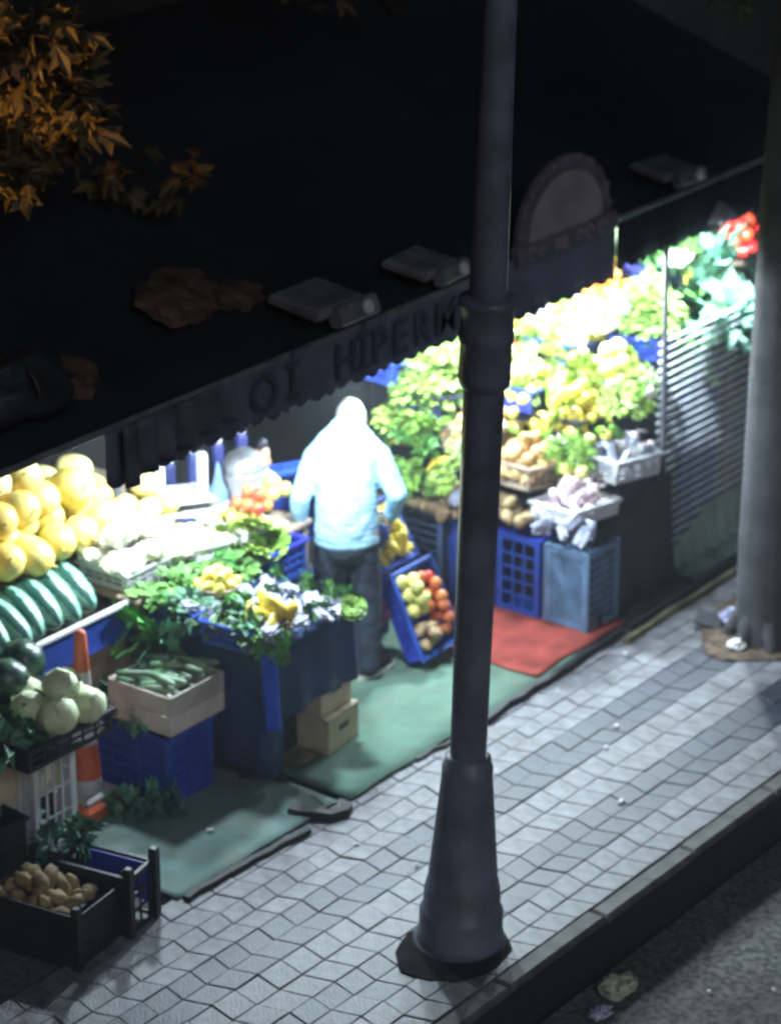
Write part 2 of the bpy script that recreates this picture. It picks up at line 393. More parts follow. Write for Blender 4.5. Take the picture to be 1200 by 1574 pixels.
# ------------------------------------------------------------ building behind
bl = thing('shop_building', 'dark rendered shop building behind the stall awning', 'building', (-4.9, 5, 0))
wm_ = MB().box((-.2, 0, 4.5), (.4, 44, 9)); wm_.build('wall', 'facade', bl)
MB().box((.04, 0, 3.35), (.08, 44, .22), bev=.02).build('cornice', 'facade_trim', bl)
for wy in (-9, -6.6, -4.2, -1.8, .6, 3.0, 5.4, 7.8):
    f = MB()
    for dx, dz, sx, sz in ((-.62, 0, .08, 1.5), (.62, 0, .08, 1.5), (0, .75, 1.32, .09), (0, -.75, 1.32, .09), (0, 0, .05, 1.42)):
        f.box((.035, wy + dx, 4.75 + dz), (.07, sx, sz))
    fo = f.build('window', 'facade_trim', bl)
    MB().box((.012, wy, 4.75), (.02, 1.2, 1.46)).build('pane', 'glass_dark', fo)
    MB().box((.09, wy, 3.94), (.18, 1.5, .06)).build('sill', 'facade_trim', fo)

# ------------------------------------------------------------ awning
aw = thing('shop_awning', 'dark awning with a printed scalloped valance over the stall', 'awning', (-2.0, 2.5, 2.32))
Y0, Y1 = -.50 - 2.5, 6.6 - 2.5
b = MB(); vs = []; fs = []; nx, ny = 10, 60
for j in range(ny + 1):
    for i in range(nx + 1):
        x = -2.85 * i / nx; y = Y0 - 2.4 + (Y1 - Y0 + 2.4) * j / ny
        sag = -.05 * math.sin(math.pi * ((y - Y0) % 1.45) / 1.45) * math.sin(math.pi * i / nx)
        vs.append((x, y, .35 * x * -1 + sag))
for j in range(ny):
    for i in range(nx):
        a = j * (nx + 1) + i; fs.append((a, a + 1, a + nx + 2, a + nx + 1))
b.add(vs, fs, None, True); solid(b.build('canopy', 'canopy', aw), .008)
def valance(y0, y1, z0, z1, x=0., teeth=.115):
    """hanging strip with scalloped lower edge and soft folds"""
    b = MB(); n = int((y1 - y0) / .0192); vs = []; fs = []
    for j in range(n + 1):
        y = y0 + (y1 - y0) * j / n
        sc = abs(math.sin(math.pi * (y - y0) / teeth)) ** .6 * .035
        fold = .012 * math.sin(y * 17) + .01 * noise.noise(Vector((y * 4, 0, 0)))
        for k, t in enumerate((0, .25, .5, .75, 1)):
            vs.append((x + fold * t, y, z1 + (z0 - z1) * t - (sc if t == 1 else 0)))
    for j in range(n):
        for k in range(4):
            a = j * 5 + k; fs.append((a, a + 5, a + 6, a + 1))
    b.add(vs, fs, None, True); return b
va = valance(Y0, 2.52 - 2.5, -.255, .0); vo = va.build('valance', 'valance', aw); solid(vo, .006)
va = valance(2.56 - 2.5, 3.78 - 2.5, -.30, .0, .012); vo2 = va.build('valance', 'valance', aw); solid(vo2, .006)
va = valance(3.82 - 2.5, Y1, -.27, .0, .0); vo3 = va.build('valance', 'canopy', aw); solid(vo3, .006)
for y0, y1 in ((Y0 - 2.4, .02), (.06, 1.28), (1.32, Y1)):
    MB().tube((.0, y0, .012), (.0, y1, .012), .018, n=10).build('front_bar', 'lamp_grey', aw)
for wy in (1.3, 4.0):
    MB().tube((-2.84, wy, .55), (-.02, wy, -.02), .016, n=8).build('arm', 'rod_paint', aw)
def print_text(txt, size, y, z, parent, x=.026, bold=.004, m='valance_print'):
    c = bpy.data.curves.new('lettering', 'FONT'); c.body = txt; c.size = size; c.extrude = .002; c.offset = bold
    c.align_x = 'CENTER'; c.align_y = 'CENTER'; c.materials.append(MATS[m])
    tmp = bpy.data.objects.new('letter', c); COL.objects.link(tmp); bpy.context.view_layer.update()
    me = bpy.data.meshes.new_from_object(tmp.evaluated_get(bpy.context.evaluated_depsgraph_get())); bpy.data.objects.remove(tmp)
    return link('letter', me, parent, (x, y, z), (R(90), 0, R(90)))
for ch, y in zip('OİHİPERM', (.62, .84, 1.27, 1.42, 1.55, 1.73, 1.92, 2.14)):
    print_text(ch, .27, y - 2.5, -.135, vo)
# arched sign board and lettering strip standing on the awning front
sg = thing('arched_sign', 'grey arched sign board with dark rim above the valance', 'sign', (-1.98, 3.25, 2.36))
arch = [(.46 * math.cos(a), .05 + .42 * math.sin(a)) for a in [math.pi * i / 20 for i in range(21)]]
MX = Matrix(((0, 0, 1, 0), (1, 0, 0, 0), (0, 1, 0, 0), (0, 0, 0, 1)))
inner = [(x * .80, .05 + (y - .05) * .80) for x, y in arch]
MB().prism(arch[::1] + [(-.46, .0), (.46, .0)], -.03, .0, MX).build('board', 'sign_rim', sg)
MB().prism(inner, .001, .012, MX).build('face', 'sign_face', sg)
for i in range(11):
    a = math.pi * (i + .5) / 11
    MB().ell((.0, .44 * math.cos(a), .05 + .40 * math.sin(a)), (.02, .035, .03), nu=8, nv=5).build('rim_scallop', 'sign_rim', sg)
MB().box((.0, .0, -.0), (.06, .98, .11), bev=.01).build('strip', 'sign_rim', sg)
for i, y in enumerate((-.12, -.08, -.04)): MB().box((.034, y, .0), (.008, .016, .06)).build('ornament', 'sign_face', sg)
for y, r in ((-.36, .036), (-.27, .026), (.1, .03), (.2, .036), (.33, .04)):
    pts = [(.034, y + r * math.cos(a), r * math.sin(a)) for a in [2 * math.pi * i / 10 for i in range(9)]]
    MB().path(pts, .006, 5).build('ornament', 'sign_face', sg)
# unlit floodlights on the awning front
def floodlight(y, label, s=1., rz=0.):
    t = thing('floodlight', label, 'floodlight', (-2.06, y, 2.335), (0, 0, rz), 'unlit floodlights on the awning front')
    MB().box((-.10 * s, -.05 * s, .16 * s), (.34 * s, .42 * s, .07 * s), (0, R(8), 0), .9, .015).build('housing', 'lamp_grey', t)
    MB().box((.09 * s, .04 * s, .11 * s), (.09 * s, .34 * s, .12 * s), (0, R(-20), 0), .92, .015).build('front_frame', 'lamp_grey', t)
    MB().lathe([(.035 * s, 0), (.045 * s, .01), (.038 * s, .03), (.01 * s, .035)], 14, Matrix.Translation((.125 * s, .1 * s, .13 * s)) @ Euler((0, R(80), 0)).to_matrix().to_4x4()).build('lens', 'lens_grey', t)
    MB().tube((0, 0, 0), (0, 0, .12 * s), .02 * s).build('bracket', 'rod_paint', t)
floodlight(1.30, 'unlit grey floodlight with round lens left of lamp post', .92)
floodlight(2.16, 'unlit grey floodlight half hidden behind the lamp post', .8, .1)
floodlight(4.55, 'small unlit floodlight beyond the arched sign', .75, -.1)

# hanging plastic curtain and post at the left end of the awning
b = MB(); vs = []; fs = []; n = 44
for j in range(n + 1):
    t = j / n; y = -.46 + .80 * t; fold = .045 * math.sin(t * 34) + .03 * noise.noise(Vector((t * 6, 1, 0)))
    for k in range(7):
        s_ = k / 6; vs.append((-1.93 + fold * (.2 + .5 * s_), y + .03 * s_ * math.sin(t * 9), 2.35 - (.30 - .12 * t) * s_))
for j in range(n):
    for k in range(6): a = j * 7 + k; fs.append((a, a + 7, a + 8, a + 1))
b.add(vs, fs, None, True); o = b.build('plastic_curtain', 'curtain', None, label='grey folded plastic curtain at the left end of the awning', cat='curtain'); solid(o, .004)
t = thing('awning_post', 'thin grey post behind the melons at the awning end', 'post', (-3.50, 1.18, 0))
MB().tube((0, 0, 0), (0, 0, 2.75), .025, n=10).build('shaft', 'lamp_grey', t); MB().box((0, 0, .01), (.14, .14, .02)).build('base_plate', 'lamp_grey', t)
b = MB(); b.ell((0, 0, 0), (.16, .34, .17), jit=.5, nu=20, nv=14, seed=4)
b.build('tarp_bundle', 'tarp_black', None, loc=(-2.35, -.72, 2.50), label='rolled dark tarpaulin bundle lying on the left end of the awning', cat='tarpaulin')
for k, (x, y, z, rx_, ry_, rz_) in enumerate(((-2.62, .78, 2.54, .22, .38, .035), (-2.50, 1.06, 2.49, .12, .22, .03), (-2.40, -.35, 2.46, .16, .24, .04))):  # first two lumps are added, their brown painting the orange light spill
    q = MB().ell((0, 0, 0), (rx_, ry_, rz_), (0, R(19), .3), jit=.35, nu=28, nv=16, seed=k + 30)
    q.build('tarp_spill_lump', mat('tarp_spill_brown', (.075, .045, .032), .8, .3, 9), None, loc=(x, y, z), label=('large added brown lump for the orange light spill', 'small added brown lump for the orange light spill', 'leftmost brown folded tarp')[k] + ' lying on the dark awning', cat='tarpaulin')
MB().lathe([(.165, -.01), (.175, 0), (.165, .01)], 20, Euler((R(90), 0, 0)).to_matrix().to_4x4()).build('rope', 'wire_black', bpy.data.objects['tarp_bundle'])

# ------------------------------------------------------------ lit stall lamps
def pendant(x, y, z, power, label, zc=2.55, bare=False, r=.035):
    t = thing('pendant_lamp', label, 'lamp', (x, y, z), group='white lamps under the awning')
    MB().tube((0, 0, .10), (0, 0, zc - z), .005, n=6).build('cord', 'wire_black', t)
    MB().lathe([(.022, .05), (.024, .11)], 12).build('socket', 'wire_black', t)
    sh = MB(); sh.lathe([(.16, .0), (.15, .03), (.06, .095), (.03, .11)], 20); 
    sh.f = sh.f[:-2]; sh.sm = sh.sm[:-2]
    if not bare: solid(sh.build('shade', 'shade_metal', t), .004)
    mb = MB().ell((0, 0, .015), (r, r, r * 1.25), nu=14, nv=10)
    mb.build('bulb', mat('bulb_glow', (.9, .95, 1), .3, 0, 5, emit=(LED, 60.)), t)
    ld = bpy.data.lights.new('stall_light', 'POINT'); ld.energy = power; ld.color = LED; ld.shadow_soft_size = .06
    lo = link('stall_light', ld, t, (0, 0, -.045 - (.07 if bare else 0)))
pendant(-2.22, 1.55, 2.06, 165, 'lamp nearest the valance right above the man')
pendant(-2.78, .72, 1.92, 110, 'lamp hanging over the melons and herbs')
pendant(-2.74, 2.95, 1.88, 175, 'lamp hanging over the lettuces and apples')
pendant(-2.48, 4.05, 1.95, 185, 'lamp hanging over the oranges')
pendant(-2.06, 4.95, 2.08, 185, 'farthest lamp over the leafy greens')

# ------------------------------------------------------------ lamp post
lp = thing('lamp_post', 'tall grey lamp post with a flared conical base at the kerb', 'lamp post', (-.33, 0, 0), (0, R(2.0), 0))
MB().lathe([(.205, .0), (.205, .05), (.197, .06), (.197, .17), (.19, .185), (.182, .19), (.178, .29), (.172, .30), (.172, .32), (.165, .33), (.118, .88), (.118, .93), (.108, .94), (.106, .975), (.09, .985)], 32).build('base', 'post_paint', lp)
MB().lathe([(.083, .97), (.088, 2.0), (.09, 2.86)], 28).build('shaft', 'post_paint', lp)
MB().lathe([(.095, 2.78), (.112, 2.80), (.115, 2.83), (.112, 2.98), (.120, 3.00), (.121, 3.03), (.116, 3.05), (.116, 3.15), (.126, 3.16), (.126, 3.19), (.085, 3.2)], 28).build('collar', 'post_paint', lp)
MB().lathe([(.082, 3.19), (.068, 4.5), (.06, 6.4)], 24).build('upper_shaft', 'post_paint', lp)
MB().tube((0, 0, 6.35), (1.3, 0, 6.9), .035, n=12).build('arm', 'post_paint', lp)
MB().box((1.5, 0, 6.93), (.55, .22, .10), (0, R(-8), 0), .8, .02).build('lamp_head', 'post_paint', lp)
for a in (0, 2.1, 4.2): MB().tube((.172 * math.cos(a), .172 * math.sin(a), .25), (.185 * math.cos(a), .185 * math.sin(a), .25), .012).build('bolt', 'steel', lp)
b = MB(); b.lathe([(.225, .0), (.222, .012), (.21, .016)], 24); b.build('footing', 'mortar', lp)

# ------------------------------------------------------------ trees
def leaf_mass(mb, blobs, n, size, seed):
    r = random.Random(seed)
    for c, rad, k in blobs:
        for i in range(int(n * k)):
            d = Vector((r.gauss(0, 1), r.gauss(0, 1), r.gauss(0, 1))).normalized()
            q = Vector(c) + Vector((d.x * rad[0], d.y * rad[1], d.z * rad[2])) * (r.random() ** .45)
            if noise.noise(q * 2.6) < .02: continue
            ld = Vector((r.gauss(0, 1), r.gauss(0, 1), r.gauss(-.5, .8)))
            mb.palm(q, ld, (r.gauss(0, .6), r.gauss(0, .6), 1), size * r.uniform(.6, 1.25))
def limb(mb, pts, r0, r1):
    n = len(pts) - 1
    for i in range(n):
        mb.tube(pts[i], pts[i + 1], r0 + (r1 - r0) * i / n, r0 + (r1 - r0) * (i + 1) / n, n=10, caps=(i in (0, n - 1)))
t = thing('broadleaf_tree', 'broad leaved tree with orange lit leaves above the awning', 'tree', (-4.1, -.5, 0))
b = MB(); limb(b, [(0, 0, 0), (.05, .02, 1), (.02, .05, 2), (.15, .1, 3), (.3, .25, 4.2), (.4, .3, 5.6)], .17, .07)
for e in ((.8, .2, 4.6), (.3, -1., 4.4), (.2, .8, 4.8)): limb(b, [(.15, .1, 3.1), (e[0] * .55, e[1] * .5, e[2] - .4), e], .055, .015)
b.build('trunk', 'bark', t)
b = MB(); leaf_mass(b, [((1.0, .75, 3.62), (.34, .42, .40), .9), ((.95, .5, 3.3), (.3, .4, .14), .25), ((.6, .3, 5.0), (1.1, 1.2, .45), 1.), ((.85, 1.75, 2.95), (.30, .34, .12), .14), ((.9, 2.2, 4.3), (.9, .9, .35), .4), ((.4, -1., 4.2), (1., .9, .6), .6), ((.8, 3.6, 4.0), (.8, .9, .5), .4)], 1300, .15, 3)
b.build('crown', 'leaf_autumn', t, kind='stuff')
t = thing('street_tree', 'grey trunked street tree at the right beside the stall', 'tree', (-.93, 3.86, 0))
b = MB(); limb(b, [(.02, 0, -.02), (.0, .0, .15), (-.01, .0, .6), (.0, 0, 1.6), (.0, .02, 2.7), (.02, .03, 3.5), (.05, .1, 5.2)], .185, .15)
for e in ((.8, -.6, 4.8), (-.6, .9, 4.7), (.9, .8, 5.0)): limb(b, [(-.03, .03, 3.3), (e[0] * .5, e[1] * .5, e[2] - .4), e], .08, .02)
for a in range(7):
    th = a * .9; b.tube((.12 * math.cos(th), .12 * math.sin(th), .16), (.24 * math.cos(th), .24 * math.sin(th), -.02), .06, .03)
b.build('trunk', 'bark', t)
b = MB(); leaf_mass(b, [((-.60, -.75, 4.15), (.5, .5, .22), .25), ((0, 0, 5.2), (1.5, 1.5, .8), 1.2), ((-.35, -.1, 4.0), (.3, .4, .35), .2), ((.9, .2, 4.6), (.8, .9, .6), .6)], 900, .11, 9)
b.build('crown', 'leaf', t, kind='stuff')
# sodium street lamp beyond the left edge that warms the tree
t = thing('sodium_street_lamp', 'orange sodium street lamp shining into the tree', 'street lamp', (-3.3, -2.6, -1.5))
MB().lathe([(.09, 1.5), (.07, 2.1), (.05, 4.8)], 16).build('shaft', 'rod_paint', t); MB().tube((0, 0, 4.75), (.25, .55, 4.95), .03).build('arm', 'rod_paint', t)
MB().lathe([(.16, .0), (.12, .1), (.04, .16)], 16, Matrix.Translation((.27, .6, 4.92))).build('lamp_head', 'rod_paint', t)
MB().ell((.27, .6, 4.90), (.07, .07, .07)).build('bulb', mat('sodium_glow', (1, .6, .2), .3, 0, 5, emit=((1, .45, .1), 12.)), t)
ld = bpy.data.lights.new('sodium_light', 'SPOT'); ld.energy = 430; ld.spot_size = R(30); ld.spot_blend = .5; ld.color = (1, .50, .13); ld.shadow_soft_size = .08
lo = link('sodium_light', ld, t, (.27, .6, 4.80)); lo.rotation_euler = (Vector((-3.1, .2, 3.60)) - Vector((-3.03, -2.0, 3.30))).to_track_quat('-Z', 'Y').to_euler()

# ============================================================ CRATES AND BOXES
def panel(mb, mx, wd, h, nr, nc, th=.012, fr=.028, bar=.012):
    """slotted crate wall in the local XZ plane, framed, nr x nc openings"""
    def bx(cx, cz, sx, sz, t=th): mb.add(*boxdata((cx, 0, cz), (sx, t, sz)), mx)
    if nr == 0:
        bx(0, h / 2, wd, h, th * .7)
        for i in range(4): bx(0, h * (i + .5) / 4, wd, .014, th)
        return
    bx(0, fr / 2, wd, fr); bx(0, h - fr / 2, wd, fr, th * 1.5)
    for sx in (-1, 1): bx(sx * (wd / 2 - fr / 2), h / 2, fr, h - 2 * fr - .002)
    ih = h - 2 * fr; iw = wd - 2 * fr
    for i in range(1, nr): bx(0, fr + ih * i / nr, iw, bar, th * .8)
    for i in range(1, nc): bx(-iw / 2 + iw * i / nc, h / 2, bar, ih, th * .6)
def boxdata(c, d):
    x, y, z = d[0] / 2, d[1] / 2, d[2] / 2
    return [(c[0] + sx * x, c[1] + sy * y, c[2] + sz * z) for sx, sy, sz in ((-1, -1, -1), (1, -1, -1), (1, 1, -1), (-1, 1, -1), (-1, -1, 1), (1, -1, 1), (1, 1, 1), (-1, 1, 1))], [(0, 3, 2, 1), (4, 5, 6, 7), (0, 1, 5, 4), (1, 2, 6, 5), (2, 3, 7, 6), (3, 0, 4, 7)]
CR = {}
def crate_parts(size, m, nr, nc, mesh_base=False, posts=False, bp=None):
    key = (size, m, nr, nc, mesh_base, posts, bp)
    if key in CR: return CR[key]
    a, d, h = size; out = []
    def reg(name, mb, loc=(0, 0, 0), rz=0):
        me = mb.mesh(name); me.materials.append(MATS[m]); return (name, me, loc, rz)
    p1 = MB(); panel(p1, None, a, h, nr, nc); p2 = MB(); panel(p2, None, d - .022, h, nr, max(2, int(nc * d / a)))
    x1 = reg('side_panel', p1, (0, -d / 2 + .006, 0)); out.append(x1); out.append(('side_panel', x1[1], (0, d / 2 - .006, 0), math.pi))
    x2 = reg('end_panel', p2, (-a / 2 + .006, 0, 0), math.pi / 2); out.append(x2); out.append(('end_panel', x2[1], (a / 2 - .006, 0, 0), -math.pi / 2))
    bs = MB()
    if bp: panel(bs, Matrix.Translation((0, -d / 2 + .013, .008)) @ Euler((R(-90), 0, 0)).to_matrix().to_4x4(), a - .026, d - .026, bp[1], bp[0])
    elif mesh_base:
        fr = .03; iw, idp = a - .03, d - .03
        bs.box((0, -idp / 2 + fr / 2, .01), (iw, fr, .016)); bs.box((0, idp / 2 - fr / 2, .01), (iw, fr, .016))
        bs.box((-iw / 2 + fr / 2, 0, .0105), (fr, idp - 2 * fr - .002, .016)); bs.box((iw / 2 - fr / 2, 0, .0105), (fr, idp - 2 * fr - .002, .016))
        n = 11
        for s_, zz in ((1, .009), (-1, .0125)):
            for k in range(-n, n + 1):
                # diagonal bars clipped to the frame
                c0 = k * (iw + idp) / (2 * n); pts = []
                hx, hy = iw / 2 - fr * .5, idp / 2 - fr * .5
                for x in (-hx, hx):
                    y = s_ * (x - c0)
                    if -hy <= y <= hy: pts.append((x, y))
                for y in (-hy, hy):
                    x = c0 + s_ * y
                    if -hx < x < hx: pts.append((x, y))
                if len(pts) >= 2 and (Vector(pts[0]) - Vector(pts[1])).length > .02:
                    bs.tube((*pts[0], zz), (*pts[1], zz), .0058, n=4, smooth=False, caps=False)
    else:
        bs.box((0, 0, .012), (a - .026, d - .026, .010))
        for i in range(7): bs.box((0, (i / 6 - .5) * (d - .07), .0035), (a - .09, .012, .007))
        for sx in (-1, 1): bs.box((sx * (a / 2 - .034), 0, .003), (.02, d - .05, .008))
    out.append(reg('base', bs))
    if posts:
        for sx in (-1, 1):
            for sy in (-1, 1):
                pm = MB().box((0, 0, h / 2 + .03), (.04, .04, h + .06), bev=.006)
                out.append(reg('corner_post', pm, (sx * (a / 2 + .004), sy * (d / 2 + .004), 0)))
    else:
        if m in ('blue_plastic', 'navy_plastic') and nr:
            ln = MB()
            for sy in (-1, 1): ln.box((0, sy * (d / 2 - .017), h / 2 + .004), (a - .034, .004, h - .03))
            for sx in (-1, 1): ln.box((sx * (a / 2 - .017), 0, h / 2 + .004), (.004, d - .042, h - .03))
            out.append(reg('inner_wall', ln))
        rim = MB(); t_ = .026; zz = h - .004
        for sy in (-1, 1): rim.box((0, sy * (d / 2 + .004), zz), (a + .034, t_ * .7, .022), bev=.004)
        for sx in (-1, 1): rim.box((sx * (a / 2 + .006), 0, zz + .0015), (t_ * .7, d - .012, .022), bev=.004)
        out.append(reg('rim', rim))
    CR[key] = out; return out
def crate(loc, rot, label, size=(.46, .31, .2), m='blue_plastic', nr=4, nc=6, name='crate', mesh_base=False, group='plastic produce crates', posts=False, bp=None):
    t = thing(name, label, 'crate', loc, rot, group)
    for nm, me, l, rz in crate_parts(size, m, nr, nc, mesh_base, posts, bp): link(nm, me, t, l, (0, 0, rz))
    return t
def carton(loc, rz, size, label, open_=True, m='cardboard'):
    t = thing('cardboard_box', label, 'box', loc, (0, 0, rz), 'cardboard boxes under and on the stall')
    a, d, h = size; th = .008
    for sy in (-1, 1): MB().box((0, sy * (d / 2 - th / 2), h / 2), (a, th, h)).build('side', m, t)
    for sx in (-1, 1): MB().box((sx * (a / 2 - th / 2), 0, h / 2), (th, d - 2 * th - .001, h - .001)).build('side', m, t)
    MB().box((0, 0, th / 2 + .001), (a - 2 * th - .002, d - 2 * th - .002, th)).build('bottom', m, t)
    for sx in (-1, 1): MB().box((sx * (a / 2 + .001), 0, h * .62), (.004, .09, .03), bev=0).build('hand_hole', 'tarp_black', t)
    if open_:
        for sy in (-1, 1): MB().box((0, sy * (d / 2 + .045), h - .03), (a * .96, .1, .005), (sy * R(-52), 0, 0)).build('flap', m, t)
    else:
        MB().box((0, 0, h - .004), (a - 2 * th - .004, d - 2 * th - .004, .006)).build('lid', m, t)
        MB().box((0, 0, h + .0005), (a, .05, .002)).build('tape', 'wood', t)
    return t

# ============================================================ PRODUCE
PM = {}
def pmesh(key, mk, m):
    if key not in PM:
        me = mk().mesh(key); me.materials.append(MATS[m]); PM[key] = me
    return PM[key]
def var(key, k): return f'{key}{k}'
def rib(n, a): return lambda th, z: 1 + a * math.cos(n * th)
def melon_mb(r, l, seed):
    prof = [(max(.002, r * math.sin(math.pi * i / 12) ** .8 * (1 - .12 * math.cos(math.pi * i / 12))), -l * math.cos(math.pi * i / 12)) for i in range(13)]
    b = MB().lathe(prof, 18, None, True, lambda a, z: 1 + .02 * math.cos(9 * a) + .03 * math.sin(2 * a + seed))
    b.tube((0, 0, l * .98), (.006, .004, l + .025), .006, n=6); return b
PROD = {}
def kind(name, mk, m, nvar=3):
    L = []
    for k in range(nvar):
        mb = mk(k); me = mb.mesh(name); me.materials.append(MATS[m]); L.append(me)
    PROD[name] = L
kind('canary_melon', lambda k: melon_mb(.083 + .006 * k, .115 + .01 * k, k), 'melon_skin')
kind('pale_melon', lambda k: melon_mb(.08 + .005 * k, .095 + .01 * k, k + 4), 'pale_melon_skin')
kind('watermelon', lambda k: melon_mb(.088 + .004 * k, .17 + .01 * k, k), 'watermelon_striped')
kind('dark_watermelon', lambda k: melon_mb(.12, .125 + .008 * k, k), 'watermelon_dark')
def cabbage_mb(k):
    b = MB().ell((0, 0, 0), (.085, .085, .075), jit=.12, nu=18, nv=12, seed=k)
    for i in range(7):
        a = i * .9 + k; t = .5 + .25 * (i % 3)
        d = Vector((math.cos(a), math.sin(a), 0))
        vs = []; n = 5
        for u in range(n):
            for v in range(n):
                th = t * math.pi * (u / (n - 1)) * .75 + .25; ph = a + (v / (n - 1) - .5) * 1.5
                rr = .087 + .004 * (i % 3) + (.004 * (u / (n - 1)) ** 3)
                vs.append((rr * math.sin(th) * math.cos(ph), rr * math.sin(th) * math.sin(ph), -rr * .9 * math.cos(th)))
        fs = [(u * n + v, u * n + v + 1, u * n + n + v + 1, u * n + n + v) for u in range(n - 1) for v in range(n - 1)]
        b.add(vs, fs, None, True)
    return b
kind('cabbage', cabbage_mb, 'cabbage_leaf')
def cauli_mb(k):
    b = MB(); r = random.Random(k)
    for i in range(26):
        a = i * 2.4; t = math.acos(1 - i / 26 * 1.0); b.ell((.075 * math.sin(t) * math.cos(a), .075 * math.sin(t) * math.sin(a), .06 * math.cos(t)), (.026, .026, .024), nu=8, nv=5, jit=.3, seed=i)
    for i in range(8):
        a = i * .785; b.leaf((.03 * math.cos(a), .03 * math.sin(a), -.03), (math.cos(a), math.sin(a), .55), (0, 0, 1), .13, .08, -.25)
    return b
kind('cauliflower_head', cauli_mb, 'cauliflower', 2)
def round_mb(r, k, sq=1., jit=.06, egg=0.): return MB().ell((0, 0, 0), (r, r, r * sq), nu=12, nv=8, jit=jit, seed=k, egg=egg).tube((0, 0, r * sq * .95), (.003, .002, r * sq + .008), .003, n=5)
kind('lemon', lambda k: MB().lathe([(.004, -.046), (.010, -.040), (.026, -.026), (.031, -.006), (.030, .012), (.020, .030), (.008, .040), (.004, .046)], 12), 'lemon', 2)
kind('quince', lambda k: round_mb(.043, k, 1.1, .14, .1), 'quince')
kind('orange', lambda k: round_mb(.04, k, .95, .03), 'orange', 2)
kind('apple', lambda k: round_mb(.038, k, .9, .07), 'apple')
kind('tomato', lambda k: round_mb(.038, k, .82, .07), 'tomato')
kind('potato', lambda k: MB().ell((0, 0, 0), (.034, .042, .058), jit=.35, nu=12, nv=9, seed=k), 'potato')
kind('onion', lambda k: MB().lathe([(.006, -.036), (.025, -.028), (.037, -.006), (.034, .012), (.016, .030), (.006, .040), (.004, .055)], 12), 'onion', 2)
kind('red_onion', lambda k: MB().lathe([(.006, -.036), (.025, -.028), (.037, -.006), (.034, .012), (.016, .030), (.006, .040), (.004, .055)], 12), 'red_onion', 2)
def pepper_mb(k, l=.075, r=.034):
    b = MB().lathe([(.006, -l), (r * .6, -l * .9), (r * .85, -l * .4), (r, l * .3), (r * .95, l * .7), (r * .4, l * .88)], 14, None, True, rib(4, .08)); b.tube((0, 0, l * .85), (.01, .004, l * 1.2), .006, n=5); return b
kind('yellow_pepper', lambda k: pepper_mb(k), 'yellow_pepper')
kind('green_pepper', lambda k: pepper_mb(k, .085, .026), 'green_pepper')
kind('cucumber', lambda k: MB().lathe([(.005, -.10), (.015, -.092), (.019, -.05), (.02, .03), (.016, .085), (.006, .1)], 10), 'cucumber', 2)
kind('turnip', lambda k: MB().lathe([(.002, -.065), (.008, -.045), (.03, -.02), (.037, .005), (.026, .028), (.01, .036)], 12).leaf((0, 0, .03), (1, .2, 1.2), (0, 0, 1), .07, .03).leaf((0, 0, .03), (-.6, .7, 1.2), (0, 0, 1), .07, .03), 'turnip', 2)
kind('leek', lambda k: MB().tube((0, 0, -.14), (0, 0, .06), .016, .014, n=8).leaf((0, 0, .05), (.25, .05, 1), (1, 0, 0), .2, .035).leaf((0, 0, .05), (-.2, .15, 1), (1, 0, 0), .18, .035).leaf((0, 0, .05), (.05, -.25, 1), (0, 1, 0), .2, .035), 'leek_white', 2)
def banana_mb(k):
    b = MB()
    for i in range(6):
        a = (i - 2.5) * .22; pts = [Vector((.02 * math.sin(a) + .16 * math.sin(a) * t, .075 * math.sin(t * 1.9), -.15 * t)) for t in (0, .25, .5, .75, 1)]
        for j in range(4): b.tube(pts[j], pts[j + 1], (.009, .016, .018, .015)[j], (.016, .018, .015, .006)[j], n=6)
    return b
kind('banana_bunch', banana_mb, 'banana', 2)
def bunch_mb(k, n=70, r=.085, h=.12, lw=.045, ll=.06, flat=.6):
    b = MB(); q = random.Random(k * 13 + 5)
    for i in range(9):
        a = q.uniform(0, 6.28); e = Vector((math.cos(a) * r * .6, math.sin(a) * r * .6, h * .8)); b.tube((math.cos(a) * .012, math.sin(a) * .012, -h * .5), e, .004, .002, n=4, caps=False)
    for i in range(n):
        a = q.uniform(0, 6.28); t = q.random() ** .5; p = Vector((math.cos(a) * r * t, math.sin(a) * r * t, h * (.35 + .65 * q.random() * (1 - .45 * t))))
        d = Vector((math.cos(a) * (.4 + t), math.sin(a) * (.4 + t), q.uniform(-.2, 1.0)))
        b.leaf(p, d, (0, 0, 1), ll * q.uniform(.6, 1.3), lw * q.uniform(.6, 1.3), q.uniform(.0, .5))
    return b
kind('herb_bunch', lambda k: bunch_mb(k, 80, .085, .11), 'herb', 4)
kind('spinach_bunch', lambda k: bunch_mb(k, 46, .09, .13, .06, .10), 'herb_blue', 3)
def lettuce_mb(k):
    b = MB(); q = random.Random(k + 40)
    for ring, (nn, rr, tilt, sz) in enumerate(((5, .02, 1.6, .10), (8, .045, .9, .12), (11, .065, .35, .14))):
        for i in range(nn):
            a = 6.283 * (i + .4 * ring + q.uniform(-.2, .2)) / nn; d = Vector((math.cos(a), math.sin(a), tilt)).normalized(); sd = Vector((-math.sin(a), math.cos(a), 0))
            base = Vector((math.cos(a) * rr * .5, math.sin(a) * rr * .5, 0)); vs = []
            for u in range(4):
                for v in range(4):
                    uu = u / 3; vv = v / 3 - .5; wv = .012 * math.sin(v * 3.1 + u * 2 + i) * uu
                    wdt = sz * (.35 + .65 * math.sin(math.pi * min(.85, uu * .7 + .15)))
                    vs.append(base + d * sz * uu + sd * wdt * vv + Vector((math.cos(a), math.sin(a), -.8)) * .035 * uu * uu + Vector((0, 0, wv + .05 * vv * vv)))
            b.add(vs, [(u * 4 + v, u * 4 + v + 1, u * 4 + 5 + v, u * 4 + 4 + v) for u in range(3) for v in range(3)], None, False)
    return b
